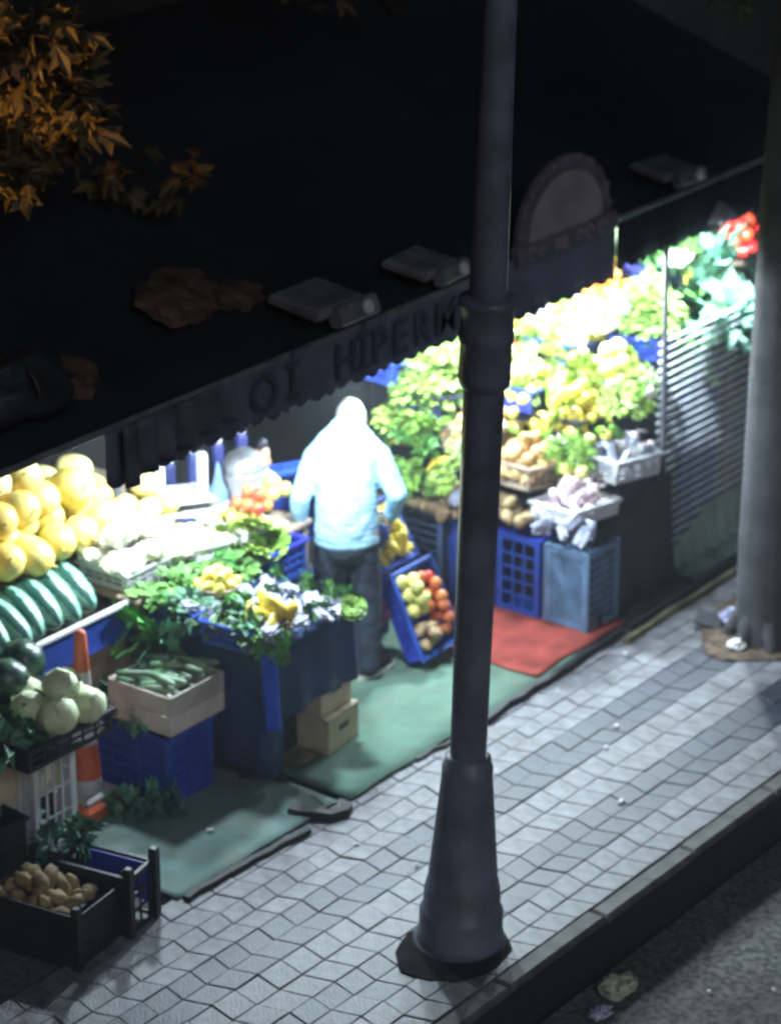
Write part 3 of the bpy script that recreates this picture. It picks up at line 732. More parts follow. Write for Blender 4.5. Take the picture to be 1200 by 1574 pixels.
kind('celery_bunch', lambda k: bunch_mb(k + 9, 90, .085, .13, .035, .06), 'lettuce', 4)
kind('lettuce', lettuce_mb, 'lettuce', 3)
kind('wrapped_bundle', lambda k: MB().ell((0, 0, 0), (.05, .06, .085), jit=.5, nu=14, nv=10, seed=k + 20), 'wrap', 4)
def sonion_mb(k):
    b = MB(); q = random.Random(k + 60)
    for i in range(13):
        x = q.uniform(-.035, .035); z = q.uniform(-.02, .02); dx = q.uniform(-.03, .03); dz = q.uniform(-.01, .02)
        b.tube((x, -.10, z), (x + dx * .3, .0, z + dz), .009, .007, n=6); b.tube((x, -.118, z), (x, -.10, z), .004, .010, n=6)
    return b
kind('spring_onion_bunch', sonion_mb, 'onion_white', 4)
def put(name, loc, rot=None, label=None, cat=None, group=None, s=1.):
    me = rnd.choice(PROD[name])
    o = link(name, me, None, loc, rot if rot else (rnd.uniform(0, 6.28), rnd.uniform(0, 6.28), rnd.uniform(0, 6.28)), label, cat or name.replace('_', ' ').split()[-1], group)
    o.scale = (s * rnd.uniform(.94, 1.06),) * 3; return o
UP = ('celery_bunch', 'herb_bunch', 'spinach_bunch', 'lettuce', 'cauliflower_head', 'cabbage')
BIG = ('spring_onion_bunch', 'celery_bunch', 'lettuce', 'cabbage', 'cauliflower_head', 'herb_bunch', 'pale_melon', 'leek', 'spinach_bunch')
def heap(name, origin, rot, wx, wy, n, step, label, cat, group, dome=.05, s=1., layers=2):
    """n pieces in a staggered dome inside a wx x wy opening; origin/rot place the bed"""
    E_ = Euler(rot).to_matrix().to_4x4(); T = Matrix.Translation(origin) @ E_; out = []
    pts = []
    for l in range(layers):
        k = 1 - .30 * l; nx_ = max(1, int(wx * k / step)); ny_ = max(1, int(wy * k / step))
        for i in range(nx_):
            for j in range(ny_):
                u = ((i + .5) / nx_ - .5) * wx * k; v = ((j + .5) / ny_ - .5) * wy * k
                z = dome * (1 - (2 * u / wx) ** 2) * (1 - (2 * v / wy) ** 2) + l * step * .72
                pts.append((l, u + rnd.uniform(-.2, .2) * step, v + rnd.uniform(-.2, .2) * step, z + rnd.uniform(-.1, .1) * step))
    up = name in UP
    if len(pts) > n:
        low = [p for p in pts if p[0] == 0]; hi = [p for p in pts if p[0] > 0]
        pts = (low + hi)[:n] if len(low) <= n else low[:n]
    W = sorted([T @ Vector((u, v, z)) for l, u, v, z in pts], key=lambda p: .8 * p.x + .6 * p.y)
    for i_, p in enumerate(W):
        lab = f'{label}, {ORD[i_]} from the left' if name in BIG and i_ < 12 else label
        r = (rnd.uniform(-.35, .35) + rot[0], rnd.uniform(-.35, .35) + rot[1], rnd.uniform(0, 6.28)) if up else None
        out.append(put(name, p, r, lab, cat, group, s))
    return out

# ============================================================ LEFT STALL
# --- melon rack
t = thing('melon_rack', 'stepped wooden rack under the melons with a blue front board', 'rack', (-3.25, .2, 0))
MB().box((.20, -.1, .40), (.45, 1.35, .80)).build('step', 'wood', t)
MB().box((-.18, .1, .50), (.30, 1.75, 1.0)).build('step', 'wood', t)
MB().box((-.48, .2, .58), (.28, 1.9, 1.16)).build('step', 'wood', t)
MB().box((.445, -.1, .82), (.02, 1.38, .17), (0, R(-12), 0)).build('front_board', 'blue_plastic', t)
MB().box((.452, -.1, .915), (.032, 1.40, .025), (0, R(-12), 0), bev=.005).build('board_rim', 'white_plastic', t)
ring_lab = 'in the row behind the blue front board'
for i in range(9):
    put('watermelon', (-3.0 - .012 * i, -.72 + .135 * i, .965 + rnd.uniform(-.01, .01)), (R(12) * rnd.uniform(-1, 1), R(-62 + rnd.uniform(-7, 7)), rnd.uniform(-.12, .12)), f'striped green watermelon, {ORD[i]} from the left {ring_lab}', 'watermelon', 'striped watermelons on the rack')
for row, (x, z, n, y0, dy, nm) in enumerate(((-3.24, 1.16, 8, -.55, .19, 'canary_melon'), (-3.40, 1.24, 8, -.50, .20, 'canary_melon'), (-3.36, 1.36, 6, -.3, .19, 'canary_melon'), (-3.58, 1.31, 8, -.55, .21, 'pale_melon'), (-3.54, 1.44, 5, -.30, .20, 'pale_melon'))):
    rl = ('front row', 'second row', 'raised third row', 'back row', 'top row')[row]; cl = 'yellow oval melon' if nm == 'canary_melon' else 'pale cream green melon'
    for i in range(n):
        put(nm, (x + rnd.uniform(-.03, .03), y0 + dy * i + rnd.uniform(-.03, .03), z + rnd.uniform(-.015, .02)), (R(rnd.uniform(60, 110)), R(rnd.uniform(-25, 25)), R(rnd.uniform(40, 130))), f'{cl}, {ORD[i]} from the left in the {rl} of the melon heap', 'melon', 'melons heaped on the rack', 1.13)
heap('pale_melon', (-3.22, 1.10, 1.14), (0, 0, 0), .36, .34, 7, .14, 'small pale melon in the pile beside the thin grey post', 'melon', 'pale melons beside the post', .04, .78)
# --- cauliflower crate blown out by the light
crate((-3.02, .76, .93), (0, 0, R(90)), 'white crate of cauliflowers beside the melon rack', (.46, .34, .10), 'white_plastic', 2, 6)
heap('cauliflower_head', (-3.02, .76, 1.02), (0, 0, R(90)), .46, .34, 9, .13, 'white cauliflower in the white crate beside the melons', 'cauliflower', 'cauliflowers in the white crate', .03, 1.1)
t = thing('tray_table', 'dark wooden bench under the fruit trays and the scale', 'bench', (-3.1, 1.2, 0))
MB().box((0, 0, .915), (.75, 1.45, .03), bev=.006).build('top', 'wood', t)
for sx in (-1, 1):
    for sy in (-1, 1): MB().box((sx * .33, sy * .68, .45), (.05, .05, .9)).build('leg', 'wood', t)
MB().box((.345, 0, .62), (.012, 1.28, .5)).build('front_panel', 'table_cloth', t)
# --- trays of yellow fruit
for k, (x, y, z, nm, lab, cnt) in enumerate(((-2.96, 1.16, .935, 'quince', 'yellow green quince', 14), (-2.90, 1.50, .935, 'lemon', 'yellow lemon', 16), (-3.30, 1.10, .935, 'quince', 'pale yellow quince', 14))):
    wh = ('nearest the cauliflowers', 'beside the man', 'behind the quinces')[k]
    crate((x, y, z), (0, R(10), R(90)), f'shallow white tray of {lab}s {wh}', (.32, .36, .08), 'white_plastic', 1, 5, 'fruit_tray', group='white fruit trays')
    heap(nm, (x, y, z + .07), (0, R(10), R(90)), .30, .34, cnt, .075, f'{lab} in the white tray {wh}', nm, f'{lab}s in the tray {wh}', .03)
heap('apple', (-2.86, 1.56, 1.09), (0, 0, 0), .22, .16, 8, .066, 'pinkish red apple in the small heap left of the man', 'apple', 'apples beside the man', .03)
heap('quince', (-2.98, 1.83, 1.06), (0, 0, 0), .25, .20, 9, .075, 'yellow quince heaped right behind the man', 'quince', 'quinces behind the man', .04)
heap('lettuce', (-2.78, 1.46, .93), (0, R(25), 0), .22, .30, 6, .11, 'bright green lettuce under the tray beside the man', 'lettuce', 'lettuces beside the man', .02, .7)
crate((-2.74, 1.58, .70), (0, 0, R(90)), 'blue crate edge just left of the man', (.30, .24, .2), 'blue_plastic', 3, 4)
# --- scale
t = thing('weighing_scale', 'white weighing scale with a flat pan on the bench', 'scale', (-3.22, 1.40, .945), (0, 0, R(55)))
MB().box((0, 0, .06), (.30, .26, .11), None, .85, .02).build('body', 'white_plastic', t)
MB().box((.0, -.125, .065), (.15, .02, .055), (R(-12), 0, 0)).build('display', 'navy_plastic', t)
for i in range(4):
    for sx in (-1, 1): pass
MB().lathe([(.03, .11), (.03, .16), (.02, .165)], 12).build('pillar', 'steel', t)
MB().box((0, 0, .175), (.34, .28, .014), bev=.005).build('pan', 'white_plastic', t)
for sx in (-.12, .12): MB().box((sx, .02, .29), (.05, .05, .22), bev=.008).build('jar_post', 'white_plastic', t)
b = MB(); b.lathe([(.055, 0), (.055, .10), (.05, .12), (.03, .16), (.008, .27), (.004, .28)], 16); b.build('bottle_body', 'steel_blue_plastic', thing('water_bottle', 'pale blue pointed bottle next to the weighing scale', 'bottle', (-3.08, 1.54, 1.02)))
MB().lathe([(.058, .02), (.058, .06)], 16).build('band', 'white_plastic', bpy.data.objects['water_bottle'])
t = thing('metal_bowl', 'upturned steel bowl on a white bucket', 'bowl', (-3.06, 1.74, 1.20))
b = MB(); b.lathe([(.13, .0), (.125, .03), (.10, .08), (.05, .115), (.01, .12)], 24); b.build('shell', 'steel', t); MB().lathe([(.135, -.006), (.14, .0), (.13, .008)], 24).build('lip', 'steel', t)
t = thing('white_bucket', 'white plastic bucket under the steel bowl', 'bucket', (-3.06, 1.74, .93))
MB().lathe([(.10, 0), (.125, .25), (.132, .255), (.132, .268)], 24).build('shell', 'white_plastic', t); MB().path([(0, .13 * math.cos(a), .2 - .13 * math.sin(a)) for a in [math.pi * i / 8 for i in range(9)]], .004, 5).build('handle', 'steel', t)
crate((-3.06, 2.10, .93), (R(90), 0, R(60)), 'blue crate stood on its side behind the man', (.36, .40, .16), 'blue_plastic', 3, 5)
t = thing('orange_bag', 'pale orange net bag hanging beside the blue crate', 'bag', (-3.16, 2.02, 1.13))
MB().ell((0, 0, 0), (.045, .05, .11), jit=.25, nu=14, nv=10, seed=3).build('sack', 'skin', t); MB().ell((0, 0, .10), (.03, .035, .05), nu=10, nv=6).build('knot', 'tarp_black', t)
# small jars / bottle tops along the back edge
for i, (x, y) in enumerate(((-3.42, 1.28), (-3.40, 1.50), (-3.36, 1.66), (-3.32, 1.82), (-3.28, 1.98))):
    t = thing('jar', f'small glass jar with pale lid, {ORD[i]} from the left on the back ledge', 'jar', (x, y, .93), group='jars along the back ledge')
    h = .26 + .02 * i
    MB().lathe([(.035, 0), (.035, h), (.02, h + .03)], 12).build('body', 'navy_plastic', t); MB().lathe([(.024, h + .03), (.024, h + .055), (.018, h + .06)], 12).build('lid', 'white_plastic', t)

# --- herb table in front
t = thing('herb_table', 'low table draped in dark blue cloth under the herbs', 'table', (-2.38, .98, 0))
MB().box((0, 0, .755), (.74, .72, .03), bev=.005).build('top', 'wood', t)
for sx in (-1, 1):
    for sy in (-.33, .33): MB().box((sx * .2, sy, .37), (.04, .04, .74)).build('leg', 'tarp_black', t)
def skirt(pts, z0f, z1, seed=0, amp=.014):
    b = MB(); vs = []; fs = []; n = 0; L = 0
    for a, c in zip(pts[:-1], pts[1:]):
        a = Vector(a); c = Vector(c); m_ = max(2, int((c - a).length / .02)); nrm = Vector((c - a).normalized()); nr = Vector((nrm.y, -nrm.x))
        for i in range(m_ + (1 if c == Vector(pts[-1]) else 0)):
            p = a.lerp(c, i / m_); L += .02; f = amp * math.sin(L * 26) + amp * noise.noise(Vector((L * 5, seed, 0)))
            z0 = z0f(L)
            for k in range(6):
                s_ = k / 5; q = p + nr * (f * s_ + .02 * s_); vs.append((q.x, q.y, z1 + (z0 - z1) * s_))
            n += 1
    for j in range(n - 1):
        for k in range(5): a = j * 6 + k; fs.append((a, a + 6, a + 7, a + 1))
    return b.add(vs, fs, None, True)
sk = skirt([(-.38, -.37), (.385, -.37), (.385, .37), (-.38, .37)], lambda L: (.09 if L < .92 else .40) + .05 * noise.noise(Vector((L * 2.5, 2, 0))), .778)
solid(sk.build('cloth_skirt', 'table_cloth', t), .004)
MB().box((0, 0, .776), (.775, .745, .006)).build('cloth_top', 'table_cloth', t)
# bright blue cloth hanging from the corner
b = MB(); vs = []; fs = []
for j in range(9):
    for k in range(9):
        s_ = k / 8; wd = .085 * (1 - .35 * s_ + .25 * s_ * s_); u = (j / 8 - .5)
        vs.append((-1.965 + .03 * math.sin(u * 9) + .02 * s_, .60 + u * wd * 2, .80 - .42 * s_ - .02 * abs(u)))
for j in range(8):
    for k in range(8): a = j * 9 + k; fs.append((a, a + 9, a + 10, a + 1))
b.add(vs, fs, None, True); o = b.build('blue_rag', 'blue_cloth', None, label='bright blue cloth hanging from the corner of the herb table', cat='cloth'); solid(o, .004)
# blue crates along the table front edge, bunches in them
for k, (x, y) in enumerate(((-2.58, .66), (-2.22, .66))):
    crate((x, y, .785), (0, R(0), R(4)), ('blue crate at the left end of the herb table', 'blue crate at the near corner of the herb table')[k], (.30, .22, .12), 'blue_plastic', 2, 4)
hn = 0
rowsH = [(.62, 6, -2.74, -2.08, .85), (.73, 5, -2.70, -2.08, .88), (.84, 5, -2.72, -2.1, .86), (.98, 5, -2.72, -2.08, .84), (1.12, 5, -2.72, -2.08, .83), (1.25, 5, -2.7, -2.08, .82)]
rn = ('front', 'second', 'third', 'fourth', 'fifth', 'back')
for r_, (y, n, xa, xb, z) in enumerate(rowsH):
    for i in range(n):
        x = xa + (xb - xa) * i / (n - 1) + rnd.uniform(-.03, .03); yy = y + rnd.uniform(-.03, .03)
        pos = f'{ORD[i]} from the left in the {rn[r_]} row of the herb table'
        if r_ in (2, 3, 4, 5) and i >= 1 or (r_ == 1 and i in (1, 2, 4)):
            so2 = (i + r_) % 3
            if so2: put('spring_onion_bunch', (x, yy, z), (rnd.uniform(-.3, .3), rnd.uniform(-.4, .4), R(35) + rnd.uniform(-.5, .5)), f'white spring onion bunch, {pos}', 'spring onions', 'spring onion bunches on the herb table', 1.15)
            else: put('wrapped_bundle', (x, yy, z - .01), (R(90 + rnd.uniform(-25, 25)), 0, rnd.uniform(0, 6.28)), f'pale paper wrapped bundle, {pos}', 'bundle', 'wrapped bundles on the herb table', .8)
            put('spring_onion_bunch', (x + .06, yy - .05, z + .035), (rnd.uniform(-.3, .3), rnd.uniform(-.4, .4), R(20) + rnd.uniform(-.7, .7)), f'upper spring onion bunch, {pos}', 'spring onions', 'spring onion bunches on the herb table', 1.05)
            if rnd.random() < .5: put('herb_bunch', (x + .07, yy + .05, z + .01), (R(70), 0, rnd.uniform(0, 6.28)), f'small sprig, {pos}', 'herbs', 'herb bunches on the table', .62)
        elif i == 0 or (r_ == 0 and i < 2):
            put('herb_bunch', (x, yy, z), (rnd.uniform(-.4, .4), rnd.uniform(-.4, .4), rnd.uniform(0, 6)), f'leafy green herb bunch, {pos}', 'herbs', 'herb bunches on the table', 1.15)
        else:
            put(rnd.choice(('herb_bunch', 'spinach_bunch')), (x, yy, z - .02), (rnd.uniform(-.6, .6), rnd.uniform(-.6, .6), rnd.uniform(0, 6)), f'bunch of green leaves, {pos}', 'herbs', 'herb bunches on the table', 1.0)
for k, (x, y, z, lab) in enumerate(((-2.50, .84, .90, 'round pale basket of lemons in the middle of the herbs'), (-2.08, .76, .86, 'round pale basket of yellow peppers at the table corner'))):
    t = thing('round_basket', lab, 'basket', (x, y, z))
    MB().lathe([(.08, 0), (.11, .055), (.118, .06), (.118, .068)], 20).build('shell', 'wood', t)
    for i in range(10):
        a = i * .628; MB().tube((.082 * math.cos(a), .082 * math.sin(a), .004), (.113 * math.cos(a), .113 * math.sin(a), .058), .005, n=5).build('rib', 'wood', t)
heap('lemon', (-2.50, .84, .96), (0, 0, 0), .20, .20, 13, .055, 'yellow lemon in the round basket amid the herbs', 'lemon', 'lemons in the round basket', .035)
heap('yellow_pepper', (-2.08, .76, .92), (0, 0, 0), .22, .18, 9, .066, 'yellow pepper in the basket at the corner of the herb table', 'pepper', 'yellow peppers in the corner basket', .035)
put('lettuce', (-1.97, 1.30, .81), (.5, .5, 0), 'small bright green lettuce hanging off the right end of the herb table', 'lettuce', None, .38)
put('herb_bunch', (-2.02, .70, .80), (.9, .9, 0), 'olive green bunch drooping over the table corner', 'herbs', None, .9)
put('herb_bunch', (-2.74, .36, .72), (-1.2, 0, 0), 'large dark green bunch drooping over the left table end', 'herbs', None, 1.5)
put('spinach_bunch', (-2.58, .38, .70), (-1.3, .2, 0), 'blue green leaves drooping below the herbs', 'herbs', None, 1.2)
# --- cucumber box on crates
crate((-2.56, .33, 0), (0, 0, 0), 'bright blue slatted crate on the carpet by the cone', (.58, .36, .40), 'blue_plastic', 5, 3)
crate((-2.36, .90, 0), (0, 0, 0), 'black crate under the herb table behind the cucumber box', (.36, .44, .40), 'black_plastic', 0, 5)
wb = thing('wooden_box', 'pale whitish wooden box of cucumbers standing on the blue crate', 'box', (-2.45, .36, .42), (0, 0, 0))
for sy in (-1, 1):
    for k in range(2): MB().box((0, sy * .205, .06 + k * .112), (.40, .012, .106), bev=.003).build('slat', 'pale_board', wb)
for sx in (-1, 1):
    for k in range(2): MB().box((sx * .205, 0, .06 + k * .112), (.012, .42, .106), bev=.003).build('slat', 'pale_board', wb)
for sx in (-1, 1):
    for sy in (-1, 1): MB().box((sx * .187, sy * .187, .117), (.02, .02, .23)).build('corner_post', 'pale_board', wb)
MB().box((0, 0, .006), (.39, .39, .01)).build('base', 'pale_board', wb)
for i in range(30):
    put('cucumber', (-2.46 + rnd.uniform(-.10, .10), .22 + .32 * (i % 10) / 9, .60 + .03 * (i // 10) + rnd.uniform(0, .02)), (R(90), rnd.uniform(-.2, .2), R(90) + rnd.uniform(-.6, .6)), 'green cucumber lying in the pale wooden box', 'cucumber', 'cucumbers in the wooden box')
for i in range(5):
    put('spinach_bunch', (-2.82 + .075 * i, .24 + .04 * (i % 2), .40), (rnd.uniform(-.5, .3), rnd.uniform(-.3, .3), i), f'blue green leek leaves, {ORD[i]} from the left in the blue crate by the cone', 'greens', 'leafy greens in the blue crate', .95)
carton((-2.19, 1.24, .0), R(6), (.38, .30, .22), 'lower beige cardboard box under the herb table', False)
carton((-2.21, 1.24, .223), R(3), (.34, .28, .20), 'upper beige cardboard box under the herb table', False)
# --- traffic cone
t = thing('traffic_cone', 'tall orange and white traffic cone between cabbages and blue crate', 'traffic cone', (-2.60, -.10, 0))
MB().box((0, 0, .055), (.30, .30, .10), None, .86, .02).build('base', 'cone_orange', t)
MB().box((0, 0, .118), (.24, .24, .03), None, .9, .008).build('base_band', 'cone_white', t)
for k, (z0, z1, r0, r1, m) in enumerate(((.13, .21, .085, .078, 'cone_white'), (.21, .40, .078, .065, 'cone_orange'), (.40, .52, .065, .057, 'cone_white'), (.52, .72, .057, .046, 'cone_orange'), (.72, .80, .046, .042, 'cone_white'), (.80, 1.0, .042, .030, 'cone_orange'))):
    MB().lathe([(r0, z0), (r1, z1)] + ([(.02, 1.015), (.004, 1.02)] if k == 5 else []), 20).build('band', m, t)
for i in range(3): put('spinach_bunch', (-2.44 + .09 * i, -.02 + .06 * i, .05), (R(80), rnd.uniform(-.4, .4), R(60 + 30 * i)), f'limp blue green leaves on the carpet, {ORD[i]} from the cone', 'greens', 'leaves dropped beside the cone', .8)
# --- cabbage stack
crate((-2.72, -.62, 0), (0, 0, R(90)), 'black crate at the bottom of the cabbage stack', (.46, .34, .28), 'black_plastic', 4, 5)
carton((-2.70, -.58, .285), R(90), (.44, .34, .30), 'beige box in the middle of the cabbage stack', False)
crate((-2.60, -.52, .60), (0, 0, R(90)), 'black tray carrying the cabbages', (.60, .62, .12), 'black_plastic', 2, 6)
cb = [(-2.50, -.58, .80), (-2.34, -.56, .80), (-2.32, -.38, .80), (-2.48, -.36, .80), (-2.40, -.46, .91), (-2.62, -.48, .80)]
cn = ('front left', 'front right', 'rear right', 'rear middle', 'topmost', 'rear left')
for p, nme in zip(cb, cn): put('cabbage', p, (rnd.uniform(-.5, .5), rnd.uniform(-.5, .5), rnd.uniform(0, 6)), f'pale green cabbage, {nme} of the pile near the cone', 'cabbage', 'cabbages piled near the cone', 1.12)
for p, nme in (((-2.72, -.52, .86), 'right'), ((-2.76, -.76, .85), 'left'), ((-2.78, -.34, .88), 'rear')): put('dark_watermelon', p, (1.2, rnd.uniform(0, 1), rnd.uniform(0, 3)), f'dark round watermelon, {nme} one beside the cabbages', 'watermelon', 'dark watermelons by the cabbages')
for i in range(4): put('spinach_bunch', (-2.50 + .05 * (i % 2), -.86 + .10 * i, .68), (rnd.uniform(-.5, .2), .9, i), f'dark green leaves below the cabbages, {ORD[i]} from the left', 'greens', 'dark leaves under the cabbages', 1.0)
crate((-2.43, -.50, .275), (0, R(-90), 0), 'white crate stood on end in front of the cabbage stack', (.52, .30, .12), 'white_plastic', 3, 4, bp=(3, 4))
crate((-2.52, -.98, 0), (0, 0, R(84)), 'black crate left of the white upright crate', (.40, .30, .34), 'black_plastic', 0, 5)
# --- black basket of potatoes in front
crate((-1.86, -1.12, 0), (0, 0, R(8)), 'large black crate of ginger potatoes at the front left', (.52, .40, .27), 'black_plastic', 0, 5, posts=True)
MB().box((-1.86, -1.12, .16), (.47, .35, .02)).build('inner_liner', 'tarp_black', None, label='black liner sheet inside the front potato crate', cat='liner')
heap('potato', (-1.90, -1.14, .22), (0, 0, R(8)), .40, .28, 24, .07, 'earthy potato in the black crate at the front left', 'potato', 'potatoes in the black crate', .05)
crate((-1.80, -.84, .0), (0, 0, R(10)), 'blue lined black crate behind the potato crate', (.40, .22, .31), 'black_plastic', 3, 4, posts=True)
MB().box((0, 0, 0), (.35, .012, .20), bev=.002).build('blue_liner', 'blue_plastic', None, loc=(-1.80, -.76, .20), rot=(0, 0, R(10)), label='blue plastic liner inside the black crate behind the potatoes', cat='liner')
for i in range(3): put('spinach_bunch', (-2.10 + .05 * i, -.86 + .05 * i, .30), (1.0, .4, i * 2), f'withered dark leaves hanging by the potato crate, {ORD[i]} from the left', 'greens', 'withered leaves by the potatoes', .7)

# ============================================================ RIGHT STALL
Sz = lambda x, y: .70 + .45 * (-1.9 - x) + .33 * (y - 3.3)
# upright crates along the near end; local +Z (opening) turned away, base lattice faces the aisle
def upright(x, label, m, mesh_base, nr=5, nc=5, y=3.22, wd=.31, h=.50, dp=.30, bp=None):
    return crate((x, y + .0, h / 2 + .02), (R(-90), R(0), R(0)), label, (wd, h, dp), m, nr, nc, 'crate', mesh_base, bp=bp)
mat('slate_plastic', (.075, .11, .23), .4, .12, 7)
upright(-2.935, 'slate blue slatted crate on end beside the man', 'slate_plastic', False, bp=(1, 8))
upright(-2.58, 'bright blue crate on end half hidden by the lamp post', 'blue_plastic', True)
upright(-2.235, 'bright blue crate on end right of the lamp post', 'blue_plastic', False, bp=(3, 5))
upright(-1.90, 'steel blue crate on end with a lattice base', 'steel_blue_plastic', True)
# stepped stand carrying the crates
st = thing('display_stand', 'stepped dark stand under the produce crates on the right', 'stand', (0, 0, 0))
xs = [-1.98, -2.31, -2.64, -2.97, -3.30]; ys = [3.42, 3.86, 4.30, 4.74, 5.18]
tp = thing('tarpaulin', 'black tarpaulin hanging over the side of the right stall', 'tarpaulin', (-1.79, 3.3, 0))
b = MB(); vs = []; fs = []
for j in range(31):
    y = .02 + .84 * j / 30
    for k in range(9):
        s_ = k / 8; f = .02 * math.sin(y * 22 + s_) * s_ + .02 * noise.noise(Vector((y * 4, s_ * 3, 0)))
        vs.append((f + .03 * s_, y + .02 * s_, (.58 + .18 * y) * (1 - s_) + .01))
for j in range(30):
    for k in range(8): a = j * 9 + k; fs.append((a, a + 9, a + 10, a + 1))
b.add(vs, fs, None, True); solid(b.build('sheet', 'tarp_black', tp), .004)
cont = {}
def fill(ix, iy, nm, lab, n, step, cm='blue_plastic', s=1.2, layers=3, dome=.09, cat=None, ch=.13):
    x, y = xs[ix], ys[iy]; z = max(Sz(x, y) - .10 - ch * .5 + .02, .53)
    if y > 3.6: MB().box((x, y, (z - .01) / 2), (.325, .435, z - .012)).build('step', 'tarp_black', st)
    else: MB().box((x, y + .105, (z - .01) / 2), (.325, .225, z - .012)).build('step', 'tarp_black', st)
    colr = {'blue_plastic': 'blue', 'navy_plastic': 'navy', 'white_plastic': 'white', 'black_plastic': 'black', 'wood': 'wooden'}[cm]
    crate((x, y, z), (R(rnd.uniform(-4, 4)), R(rnd.uniform(4, 14)), R(90 + rnd.uniform(-6, 6))), f'{colr} crate of {lab}, {ORD[ix]} column from the pavement and {ORD[iy]} from the aisle', (.42, .315, ch), cm, 3, 5, group='crates on the right stall')
    one = {'tomatoes': 'tomato', 'cabbages': 'cabbage', 'herbs': 'herb bunch', 'bunches': 'bunch'}.get(lab.split()[-1], lab.split()[-1][:-1])
    heap(nm, (x, y, z + ch - .04), (0, 0, R(90)), .41, .31, int(n * 1.6), step, ' '.join(lab.split()[:-1] + [one]) + f' in the {colr} crate of the right stall', cat or nm.split('_')[0 if nm.startswith('herb') else -1], f'{lab} on the right stall', dome, s, layers)
# column 0 nearest the pavement
fill(0, 0, 'turnip', 'white turnips', 28, .062, 'white_plastic', .85, ch=.09); fill(0, 1, 'spring_onion_bunch', 'white spring onions', 13, .11, 'white_plastic', .9, 2, .05, cat='spring onions')
# column 1
fill(1, 0, 'onion', 'tan onions', 26, .068, 'wood'); fill(1, 1, 'yellow_pepper', 'yellow peppers', 20, .08, 'black_plastic'); fill(1, 2, 'quince', 'yellow green quinces', 20, .078, 'navy_plastic'); fill(1, 3, 'celery_bunch', 'green celery bunches', 7, .12, cat='celery')
# column 2
fill(2, 0, 'onion', 'golden onions', 26, .068, 'wood'); fill(2, 1, 'lemon', 'bright lemons', 26, .066); fill(2, 2, 'lemon', 'yellow lemons', 26, .066); fill(2, 3, 'orange', 'oranges', 24, .076, 'white_plastic'); fill(2, 4, 'herb_bunch', 'leafy herbs', 7, .13, cat='herbs')
# column 3
fill(3, 0, 'celery_bunch', 'celery bunches', 8, .11, 'navy_plastic', cat='celery'); fill(3, 1, 'tomato', 'red tomatoes', 26, .08, 'wood'); fill(3, 2, 'yellow_pepper', 'golden peppers', 18, .09, 'wood'); fill(3, 3, 'cauliflower_head', 'white cauliflowers', 7, .14, 'white_plastic'); fill(3, 4, 'cabbage', 'light green cabbages', 6, .15)
# column 4
fill(4, 0, 'herb_bunch', 'dark green herbs', 8, .12, cat='herbs'); fill(4, 1, 'quince', 'green quinces', 22, .08); fill(4, 2, 'cauliflower_head', 'cream cauliflowers', 7, .14, 'white_plastic'); fill(4, 3, 'quince', 'pale quinces', 20, .08); fill(4, 4, 'herb_bunch', 'mixed herbs', 8, .12, cat='herbs')
bb = thing('blue_board', 'long pale blue board slanting across the middle of the right stall', 'board', (-2.465, 4.28, 1.08), (R(17), R(-8), 0))
MB().box((0, 0, 0), (.016, 1.15, .17), bev=.003).build('panel', mat('pale_blue_plastic', (.13, .15, .48), .4, .15, 5), bb); MB().box((0, 0, .088), (.026, 1.16, .014), bev=.003).build('rim', 'white_plastic', bb)
heap('potato', (-2.93, 3.16, .57), (0, 0, 0), .56, .20, 26, .07, 'tan potato heaped on the slate upright crate', 'potato', 'potatoes on the slate upright crate', .06, layers=3)
for i in range(8): put(('celery_bunch', 'spring_onion_bunch', 'herb_bunch')[i % 3], (-3.10 + .075 * i, 3.13 + rnd.uniform(-.02, .02), .78 + rnd.uniform(-.03, .04)), (rnd.uniform(.9, 1.5), rnd.uniform(-.5, .5), rnd.uniform(-.6, .6)), f'pale green bunch lying above the potatoes, {ORD[i]} from the left', 'greens', 'green bunches above the potatoes', .85)
for i in range(8): put(('celery_bunch', 'herb_bunch', 'banana_bunch')[i % 3], (-3.12 + .085 * i, 3.15 + rnd.uniform(-.03, .03), .93 + rnd.uniform(-.03, .05)), (rnd.uniform(.3, .9), rnd.uniform(-.3, .3), rnd.uniform(0, 6)), f'green bunch hanging over the pale green bunches, {ORD[i]} from the left', 'greens', 'upper green bunches beside the man', .8)
for i in range(10):
    x = -2.85 - .12 * (i % 4) + rnd.uniform(-.04, .04); y = 3.55 + .16 * (i // 2)
    put(('cauliflower_head', 'celery_bunch', 'cabbage')[i % 3], (x, y, Sz(x, y) + .20 + .04 * (i % 2)), (rnd.uniform(-.4, .4), rnd.uniform(-.2, .5), rnd.uniform(0, 6)), f'pale head of greens under the valance, {ORD[i]} along the top of the pile', 'greens', 'pale heads along the pile top', 1.0)
for i in range(9):
    x = -2.62 + rnd.uniform(-.25, .25); y = 4.2 + .13 * i
    put(('wrapped_bundle', 'cauliflower_head', 'banana_bunch')[i % 3], (x, y, Sz(x, y) + .17), (rnd.uniform(-.4, .4), rnd.uniform(-.2, .5), rnd.uniform(0, 6)), f'bright bundle lying over the upper crates, {ORD[i]} from the aisle', 'bundle', 'bright bundles over the upper crates', 1.0)
for i in range(60):
    x = rnd.uniform(-2.95, -1.95); y = rnd.uniform(3.4, 4.4); nm = rnd.choice(('lemon', 'quince', 'green_pepper', 'turnip', 'celery_bunch'))
    put(nm, (x, y, Sz(x, y) + .09 + rnd.uniform(-.02, .02)), None, f'loose {nm.replace("_", " ")} rolled between the crates of the right stall', nm.replace('_', ' '), f'loose {nm.replace("_", " ")} pieces between crates')
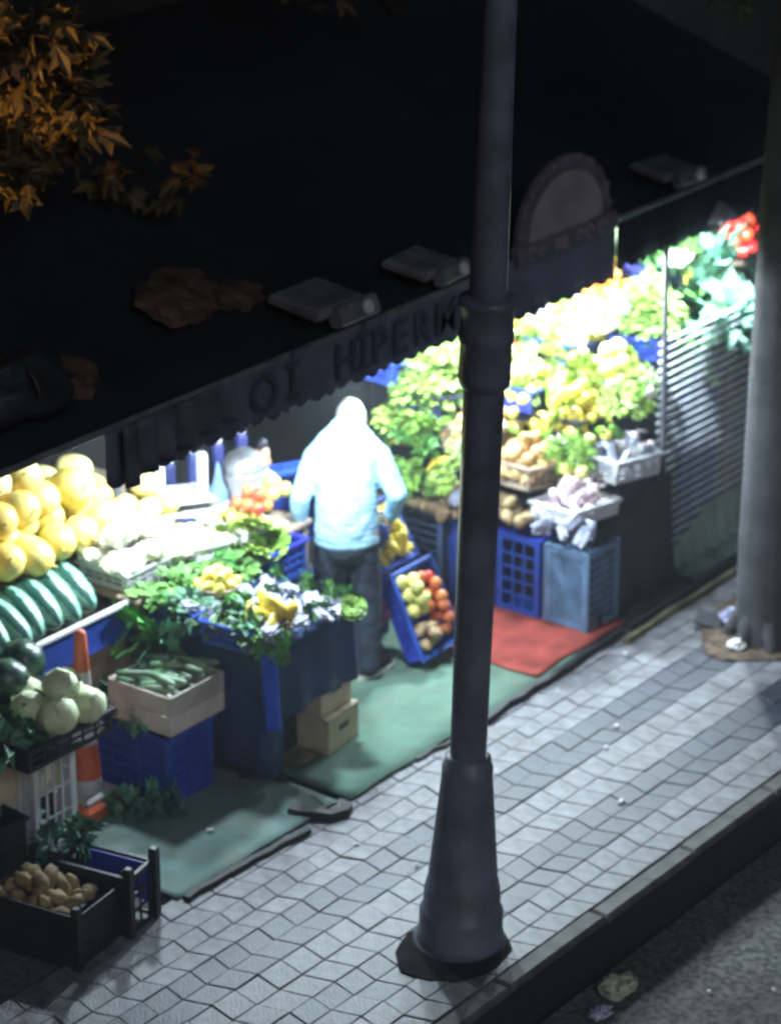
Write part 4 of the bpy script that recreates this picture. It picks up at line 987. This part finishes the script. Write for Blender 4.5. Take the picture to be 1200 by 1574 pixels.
# accents in front of / over the crates
heap('apple', (-2.62, 3.36, .86), (0, 0, 0), .28, .20, 16, .07, 'red apple heaped behind the lamp post', 'apple', 'apples behind the lamp post', .05)
heap('celery_bunch', (-2.96, 3.25, .98), (0, 0, 0), .40, .30, 9, .13, 'leafy celery heaped over the slate upright crate', 'celery', 'celery over the slate crate', .08, 1.1)
heap('cauliflower_head', (-3.16, 3.50, 1.26), (0, 0, 0), .40, .40, 8, .15, 'white cauliflower at the top of the pile beside the man', 'cauliflower', 'cauliflowers at the pile top', .08, .95)
heap('green_pepper', (-2.32, 3.50, .93), (0, 0, 0), .22, .20, 9, .075, 'green pepper among the yellow peppers', 'pepper', 'green peppers among the yellow ones', .03)
heap('spring_onion_bunch', (-1.92, 3.20, .60), (0, R(4), 0), .38, .26, 12, .09, 'white spring onion bunch lying over the steel blue crate', 'spring onions', 'spring onions over the steel blue crate', .04, .9)
heap('potato', (-2.45, 3.20, .64), (0, 0, 0), .60, .20, 30, .07, 'tan potato heaped over the upright blue crates', 'potato', 'potatoes over the upright crates', .05)
crate((-1.98, 4.02, .80), (0, R(18), R(100)), 'purple white crate tilted against the thin rod', (.26, .2, .10), 'white_plastic', 2, 4)
heap('turnip', (-1.98, 4.02, .88), (0, 0, 0), .2, .2, 8, .07, 'lilac turnip in the small crate by the rod', 'turnip', 'turnips by the rod', .02)
for i in range(9):
    x = -2.0 - .18 * (i % 3) + rnd.uniform(-.05, .05); y = 4.92 + .22 * (i // 3) + rnd.uniform(-.06, .06); z = 1.12 + .15 * (i // 3) + .06 * (i % 3)
    if i == 6: y -= .2; z -= .3
    put(('herb_bunch', 'spinach_bunch')[i % 2], (x, y, z), (rnd.uniform(-.8, .8), rnd.uniform(-.2, 1.0), rnd.uniform(0, 6)), f'big green leafy bunch above the slatted rack, {ORD[i % 3]} column and {("lower", "middle", "upper")[i // 3]} tier', 'greens', 'leafy bunches above the slatted rack', 2.0)
for i in range(3): put('banana_bunch', (-2.50 + .1 * i, 5.30 + .12 * i, 1.64), (0, 0, i * 2.), f'yellow banana bunch, {ORD[i]} from the left under the awning edge', 'bananas', 'banana bunches under the awning', 1.0)
heap('tomato', (-2.20, 5.58, 1.76), (0, R(35), 0), .26, .30, 18, .072, 'red tomato in the top heap beside the tree trunk', 'tomato', 'tomatoes heaped at the top right', .06, 1.2)
t = thing('tomato_shelf', 'small shelf under the top tomatoes and hanging greens', 'shelf', (-2.35, 5.62, 0))
MB().box((0, 0, 1.62), (.45, .5, .03)).build('board', 'wood', t)
for sx in (-1, 1):
    for sy in (-1, 1): MB().box((sx * .19, sy * .21, .80), (.04, .04, 1.6)).build('leg', 'wood', t)
crate((-2.29, 5.04, .0), (0, 0, R(90)), 'lowest blue crate of the stack behind the slats', (.42, .34, .34), 'blue_plastic', 5, 5)
crate((-2.29, 5.04, .345), (0, 0, R(90)), 'middle blue crate of the stack behind the slats', (.42, .34, .34), 'blue_plastic', 5, 5)
crate((-2.29, 5.04, .69), (0, 0, R(90)), 'top blue crate of the stack behind the slats', (.42, .34, .34), 'blue_plastic', 5, 5)

# --- slatted rack, rod
t = thing('slatted_rack', 'grey rack of thin horizontal slats between the rod and the tree', 'rack', (-1.92, 4.75, 0))
sl = MB().box((0, 0, 0), (.018, 1.10, .020), bev=.003).mesh('slat'); sl.materials.append(M('slat_paint'))
for i in range(27): link('slat', sl, t, (0, 0, .06 + i * .055))
for sx, sy in ((.055, -.58), (-.02, .54)): MB().box((sx, sy, .79), (.02, .02, 1.58)).build('upright', 'rod_paint', t)
ms = mat('clear_sheet', (.62, .76, .68), .35, .15, 3, .3, 25)
nt_ = ms.node_tree; tl = nt_.nodes.new('ShaderNodeBsdfTranslucent'); tl.inputs['Color'].default_value = (.62, .78, .68, 1); mxs = nt_.nodes.new('ShaderNodeMixShader'); mxs.inputs[0].default_value = .6
nt_.links.new(nt_.nodes['Principled BSDF'].outputs[0], mxs.inputs[1]); nt_.links.new(tl.outputs[0], mxs.inputs[2]); nt_.links.new(mxs.outputs[0], nt_.nodes['Material Output'].inputs['Surface'])
b = MB(); vs = []; fs = []
for j in range(41):
    y = 4.24 + 1.13 * j / 40
    for k in range(9):
        s_ = k / 8; vs.append((-1.885 + .03 * s_ + .012 * math.sin(y * 46 + .6 * math.sin(s_ * 4)) * (.3 + s_), y, (.05 + .24 * min(1, j / 18)) * (1 - s_) + .02))
for j in range(40):
    for k in range(8): a = j * 9 + k; fs.append((a, a + 9, a + 10, a + 1))
b.add(vs, fs, None, True); o = b.build('plastic_sheet', 'clear_sheet', None, label='pale green plastic sheet hanging over the lower slats', cat='sheet')
t = thing('support_rod', 'thin dark iron rod holding up the awning beside the slats', 'rod', (-1.83, 4.16, 0), (0, R(-1.2), 0))
MB().tube((0, 0, 0), (0, 0, 2.12), .017, n=10).build('shaft', 'rod_paint', t); MB().box((0, 0, .008), (.12, .12, .014)).build('foot_plate', 'rod_paint', t)
t = thing('tipped_pole', 'thin white pole with a blue ball tip next to the trunk', 'pole', (-1.72, 5.05, 0))
MB().tube((0, 0, 0), (0, 0, 1.98), .012, n=8).build('shaft', 'white_plastic', t); MB().ell((0, 0, 2.0), (.035, .035, .035)).build('ball', 'blue_plastic', t)

# --- tilted crates by the man
def leaning(loc, rot, lab, size, m, fills):
    crate(loc, rot, lab, size, m, 3, 6, group='leaning crates by the man')
    for nm, label, cat, off, wx, wy, n, step in fills:
        T = Matrix.Translation(loc) @ Euler(rot).to_matrix().to_4x4()
        heap(nm, T @ Vector(off), rot, wx, wy, n, step, label, cat, label.split(' in ')[0] + 's in a leaning crate', .03)
RT = (0, R(64), 0)
leaning((-2.42, 2.42, .27), RT, 'bright blue crate of mixed fruit leaning beside the man', (.50, .36, .13), 'blue_plastic',
        [('quince', 'yellow quince in the leaning blue crate', 'quince', (-.10, -.07, .10), .26, .16, 10, .075), ('apple', 'red apple in the leaning blue crate', 'apple', (.0, .09, .10), .40, .15, 16, .068), ('potato', 'brown potato in the leaning blue crate', 'potato', (.13, -.07, .10), .18, .16, 8, .066)])
leaning((-2.68, 2.40, .66), (0, R(58), 0), 'blue crate of yellow peppers leaning above the fruit crate', (.36, .32, .12), 'blue_plastic',
        [('yellow_pepper', 'yellow pepper in the upper leaning crate', 'pepper', (0, 0, .09), .32, .28, 22, .066)])
crate((-2.86, 2.40, .0), (0, 0, 0), 'navy crate propping up the leaning crates', (.34, .36, .42), 'navy_plastic', 4, 4)
t = thing('onion_sack', 'purple net sack of red onions behind the man on the floor', 'sack', (-2.50, 2.16, 0))
b = MB()
for i in range(30): b.ell((rnd.uniform(-.07, .07), rnd.uniform(-.05, .05), .05 + .013 * i), (.035, .035, .035), nu=8, nv=6)
b.build('sack_net', 'red_onion', t); MB().ell((0, 0, .46), (.03, .03, .05), nu=8, nv=6).build('knot', 'blue_plastic', t)
t = thing('blue_bag', 'purple blue plastic bag in the right hand of the man', 'bag', (-2.47, 2.20, .86))
MB().ell((0, 0, -.06), (.05, .06, .075), jit=.3, nu=14, nv=10).build('sack', 'navy_plastic', t)
MB().path([(0, -.04, 0), (0, -.025, .06), (0, .0, .085), (0, .025, .06), (0, .04, 0)], .008, 6).build('handle', 'wrap', t)

# ============================================================ THE MAN
def capsule(mb, a, ra, c, rc, flat=None):
    a = Vector(a); c = Vector(c); n = max(2, int((c - a).length / (min(ra, rc) * .5)))
    for i in range(n + 1):
        p = a.lerp(c, i / n); r = ra + (rc - ra) * i / n; mb.ell(p, (r, r, r), nu=14, nv=10)
def blob(name, mb, m, parent, vox=.012, sm=4, **kw):
    o = mb.build(name, m, parent, **kw)
    md = o.modifiers.new('skin', 'REMESH'); md.mode = 'VOXEL'; md.voxel_size = vox; md.use_smooth_shade = True
    ms = o.modifiers.new('soft', 'SMOOTH'); ms.iterations = sm; ms.factor = .5
    return o
# local frame: +y the way he faces, +x his right, origin on the floor between his feet
man = thing('person', 'man in a pale blue long shirt bending over the stall seen from behind', 'person', (-2.51, 1.95, .012), (0, 0, R(37)))
body = MB()
hip = Vector((0, .0, .89)); chest = Vector((0, .10, 1.25)); neck = Vector((.01, .27, 1.37)); head = Vector((.02, .40, 1.40))
body.ell(head, (.076, .098, .112), (R(-38), 0, 0), nu=24, nv=18)
body.ell(head + Vector((0, .045, -.06)), (.058, .06, .055), (R(-38), 0, 0))                # jaw
body.ell(head + Vector((0, .098, -.045)), (.014, .022, .022), (R(-38), 0, 0), nu=8, nv=6)  # nose
for sx in (-1, 1): body.ell(head + Vector((sx * .077, -.005, -.015)), (.012, .026, .034), (R(-38), 0, 0), nu=8, nv=6)
capsule(body, neck + Vector((0, -.03, -.06)), .058, head + Vector((0, -.02, -.06)), .055)
capsule(body, hip, .10, chest, .11)
LS, LE, LH = Vector((-.170, .13, 1.27)), Vector((-.255, .06, 1.06)), Vector((-.275, .13, .82))
RS, RE, RH = Vector((.170, .13, 1.27)), Vector((.275, .04, 1.09)), Vector((.245, .17, .90))
for s_, e_, h_ in ((LS, LE, LH), (RS, RE, RH)):
    capsule(body, s_, .052, e_, .042); capsule(body, e_, .042, h_, .029)
for k, sx in enumerate((-1, 1)):
    capsule(body, (sx * .095, .0, .88), .085, (sx * .115, .03, .48), .058); capsule(body, (sx * .115, .03, .48), .055, (sx * .12, -.01, .09), .04)
def hand(h, d, side, curl):
    """palm, four unequal bent fingers and a thumb leaving the side of the palm"""
    d = d.normalized(); sd = Vector((0, 1, 0)); sd = (sd - d * sd.dot(d)).normalized(); nr = d.cross(sd) * side
    for i in range(5): body.ell(h + d * (.012 + .016 * i), (.018, .018, .018), nu=10, nv=8)
    for i in range(4):
        o_ = (i - 1.5) * .019
        for q in range(5): body.ell(h + d * (.02 + .014 * q) + sd * o_, (.012, .012, .012), nu=8, nv=6)
        L = (.066, .076, .072, .056)[i]; p = h + d * .085 + sd * o_; dd = d.copy()
        for j in range(3):
            p2 = p + dd * L * (.45, .32, .23)[j]
            capsule(body, p, .0092 - .001 * j, p2, .0086 - .001 * j); p = p2; dd = (dd + nr * curl).normalized()
    p = h + d * .03 + sd * .028; dd = (d + sd * 1.1 + nr * .3).normalized()
    for j in range(2):
        p2 = p + dd * (.036, .028)[j]; capsule(body, p, .0105, p2, .0095); p = p2; dd = (dd + nr * .35 + d * .3).normalized()
hand(LH, LH - LE, 1, .35); hand(RH, RH - RE + Vector((0, 0, -.12)), -1, .8)
blob('body', body, 'skin', man, .0075, 3)
hr = MB(); hr.ell(head + Vector((0, -.022, .022)), (.083, .098, .105), (R(-38), 0, 0), nu=24, nv=18, jit=.06)
hr.build('hair', 'hair', man)
for sx in (-1, 1):
    MB().ell(head + Vector((sx * .030, .088, -.012)), (.010, .008, .008), nu=8, nv=6).build('eye', 'eye_dark', man)
sh = MB()
for q in range(15):
    u = q / 14; sh.ell((0, .005 + .10 * u * u, .84 + .44 * u), (.188 - .012 * math.sin(u * 3.1), .142 - .012 * u, .06), (R(-18 * u), 0, 0), nu=20, nv=8)
sh.ell((0, .14, 1.31), (.155, .12, .11), (R(-35), 0, 0)); sh.ell((0, .20, 1.40), (.105, .11, .09), (R(-40), 0, 0))
capsule(sh, (-.06, .16, 1.375), .080, LS, .076); capsule(sh, (.06, .16, 1.375), .080, RS, .076)
for s_, e_, h_ in ((LS, LE, LH), (RS, RE, RH)):
    capsule(sh, s_, .074, e_, .058); capsule(sh, e_, .058, e_.lerp(h_, .80), .048)
so_ = blob('shirt', sh, 'shirt', man, .011, 5)
tx = bpy.data.textures.new('cloth_folds', 'CLOUDS'); tx.noise_scale = .075; tx.noise_depth = 1
dm = so_.modifiers.new('folds', 'DISPLACE'); dm.texture = tx; dm.strength = .016; dm.mid_level = .5
tr = MB()
tr.ell((0, .0, .88), (.150, .108, .10)); tr.ell((0, -.01, .80), (.160, .118, .10))
for sx in (-1, 1):
    capsule(tr, (sx * .085, .0, .82), .098, (sx * .115, .03, .46), .082); capsule(tr, (sx * .115, .03, .46), .080, (sx * .12, -.01, .085), .072)
to_ = blob('trousers', tr, 'trousers', man, .011, 4)
dm = to_.modifiers.new('folds', 'DISPLACE'); dm.texture = tx; dm.strength = .012; dm.mid_level = .5
for sx, rz in ((-1, .25), (1, -.75)):
    T = Matrix.Translation((sx * .125, .03, 0)) @ Euler((0, 0, rz)).to_matrix().to_4x4()
    f = MB()
    for i in range(9):
        q = i / 8; f.ell(T @ Vector((0, -.07 + .21 * q, .048 - .014 * q)), (.042 + .006 * math.sin(q * 3), .045, .036 - .012 * q), (0, 0, rz), nu=12, nv=8)
    s1 = blob('shoe', f, 'shoe_black', man, .008, 3)
    s2 = MB()
    s2.prism([(.056 * math.cos(a) + (.006 if math.sin(a) > 0 else 0) * math.cos(a), .035 + .158 * math.sin(a)) for a in [2 * math.pi * i / 24 for i in range(24)]], 0, .034, T)
    s2.build('sole', 'sole', s1)

# ============================================================ LITTER
def crumple(loc, s, m, name, label, cat='litter', seed=1):
    b = MB().ell((0, 0, 0), s, jit=.8, nu=14, nv=9, seed=seed); b.sm = [False] * len(b.sm)
    b.build(name, m, None, loc=loc, label=label, cat=cat)
mat('pale_green_film', (.50, .58, .42), .3, .15, 12)
crumple((.27, .46, -.25), (.085, .10, .035), 'pale_green_film', 'crumpled_bag', 'crumpled pale green plastic bag on the road by the kerb', 'bag', 3)
crumple((.33, .20, -.25), (.05, .06, .03), 'wrap', 'paper_scrap', 'crushed bluish wrapper on the road below the pale bag', 'wrapper', 5)
crumple((-1.16, 3.92, .04), (.10, .12, .05), 'wrap', 'crumpled_paper', 'crumpled white paper on the soil by the tree', 'paper', 8)
crumple((-.98, 3.62, .03), (.05, .06, .03), 'paper', 'paper_ball', 'small white paper ball at the foot of the tree', 'paper', 11)
b = MB().box((0, 0, .03), (.16, .12, .012), (R(20), R(12), .4)); b.build('cardboard_scrap', 'tarp_black', None, loc=(-1.27, 3.80, .01), label='black torn scrap beside the white paper', cat='scrap')
for i in range(16):
    x, y = rnd.choice(((-.95, .95), (-1.2, .7), (-1.75, .1), (-1.9, 1.4), (-1.7, 2.9), (-1.75, 3.0), (-2.1, 1.8), (-.6, 1.9), (.9, .8), (.6, 1.9), (-1.0, .75), (-1.1, 2.2)))
    x += rnd.uniform(-.35, .35); y += rnd.uniform(-.4, .4); z = -.26 if x > .1 else .03 if x < -1.6 else .012
    q = MB().box((0, 0, 0), (rnd.uniform(.015, .04), rnd.uniform(.015, .03), .006), (rnd.uniform(-.2, .2), rnd.uniform(-.2, .2), rnd.uniform(0, 3)), .8)
    q.build('paper_scrap', 'paper', None, loc=(x, y, z), label='tiny white paper scrap lying on the floor', cat='litter', group='paper scraps on the floor')

# ------------------------------------------------------------ thin volume box added to stand in for lens glow
hz = bpy.data.materials.new('glow_haze'); hz.use_nodes = True; hz.node_tree.nodes.clear()
pv = hz.node_tree.nodes.new('ShaderNodeVolumePrincipled'); pv.inputs['Color'].default_value = (.85, .92, 1, 1); pv.inputs['Density'].default_value = .004; pv.inputs['Anisotropy'].default_value = .55
ho = hz.node_tree.nodes.new('ShaderNodeOutputMaterial'); hz.node_tree.links.new(pv.outputs[0], ho.inputs['Volume'])
MB().box((0, 0, 4.1), (520, 520, 11.4)).build('glow_haze_box', hz, kind='stuff')
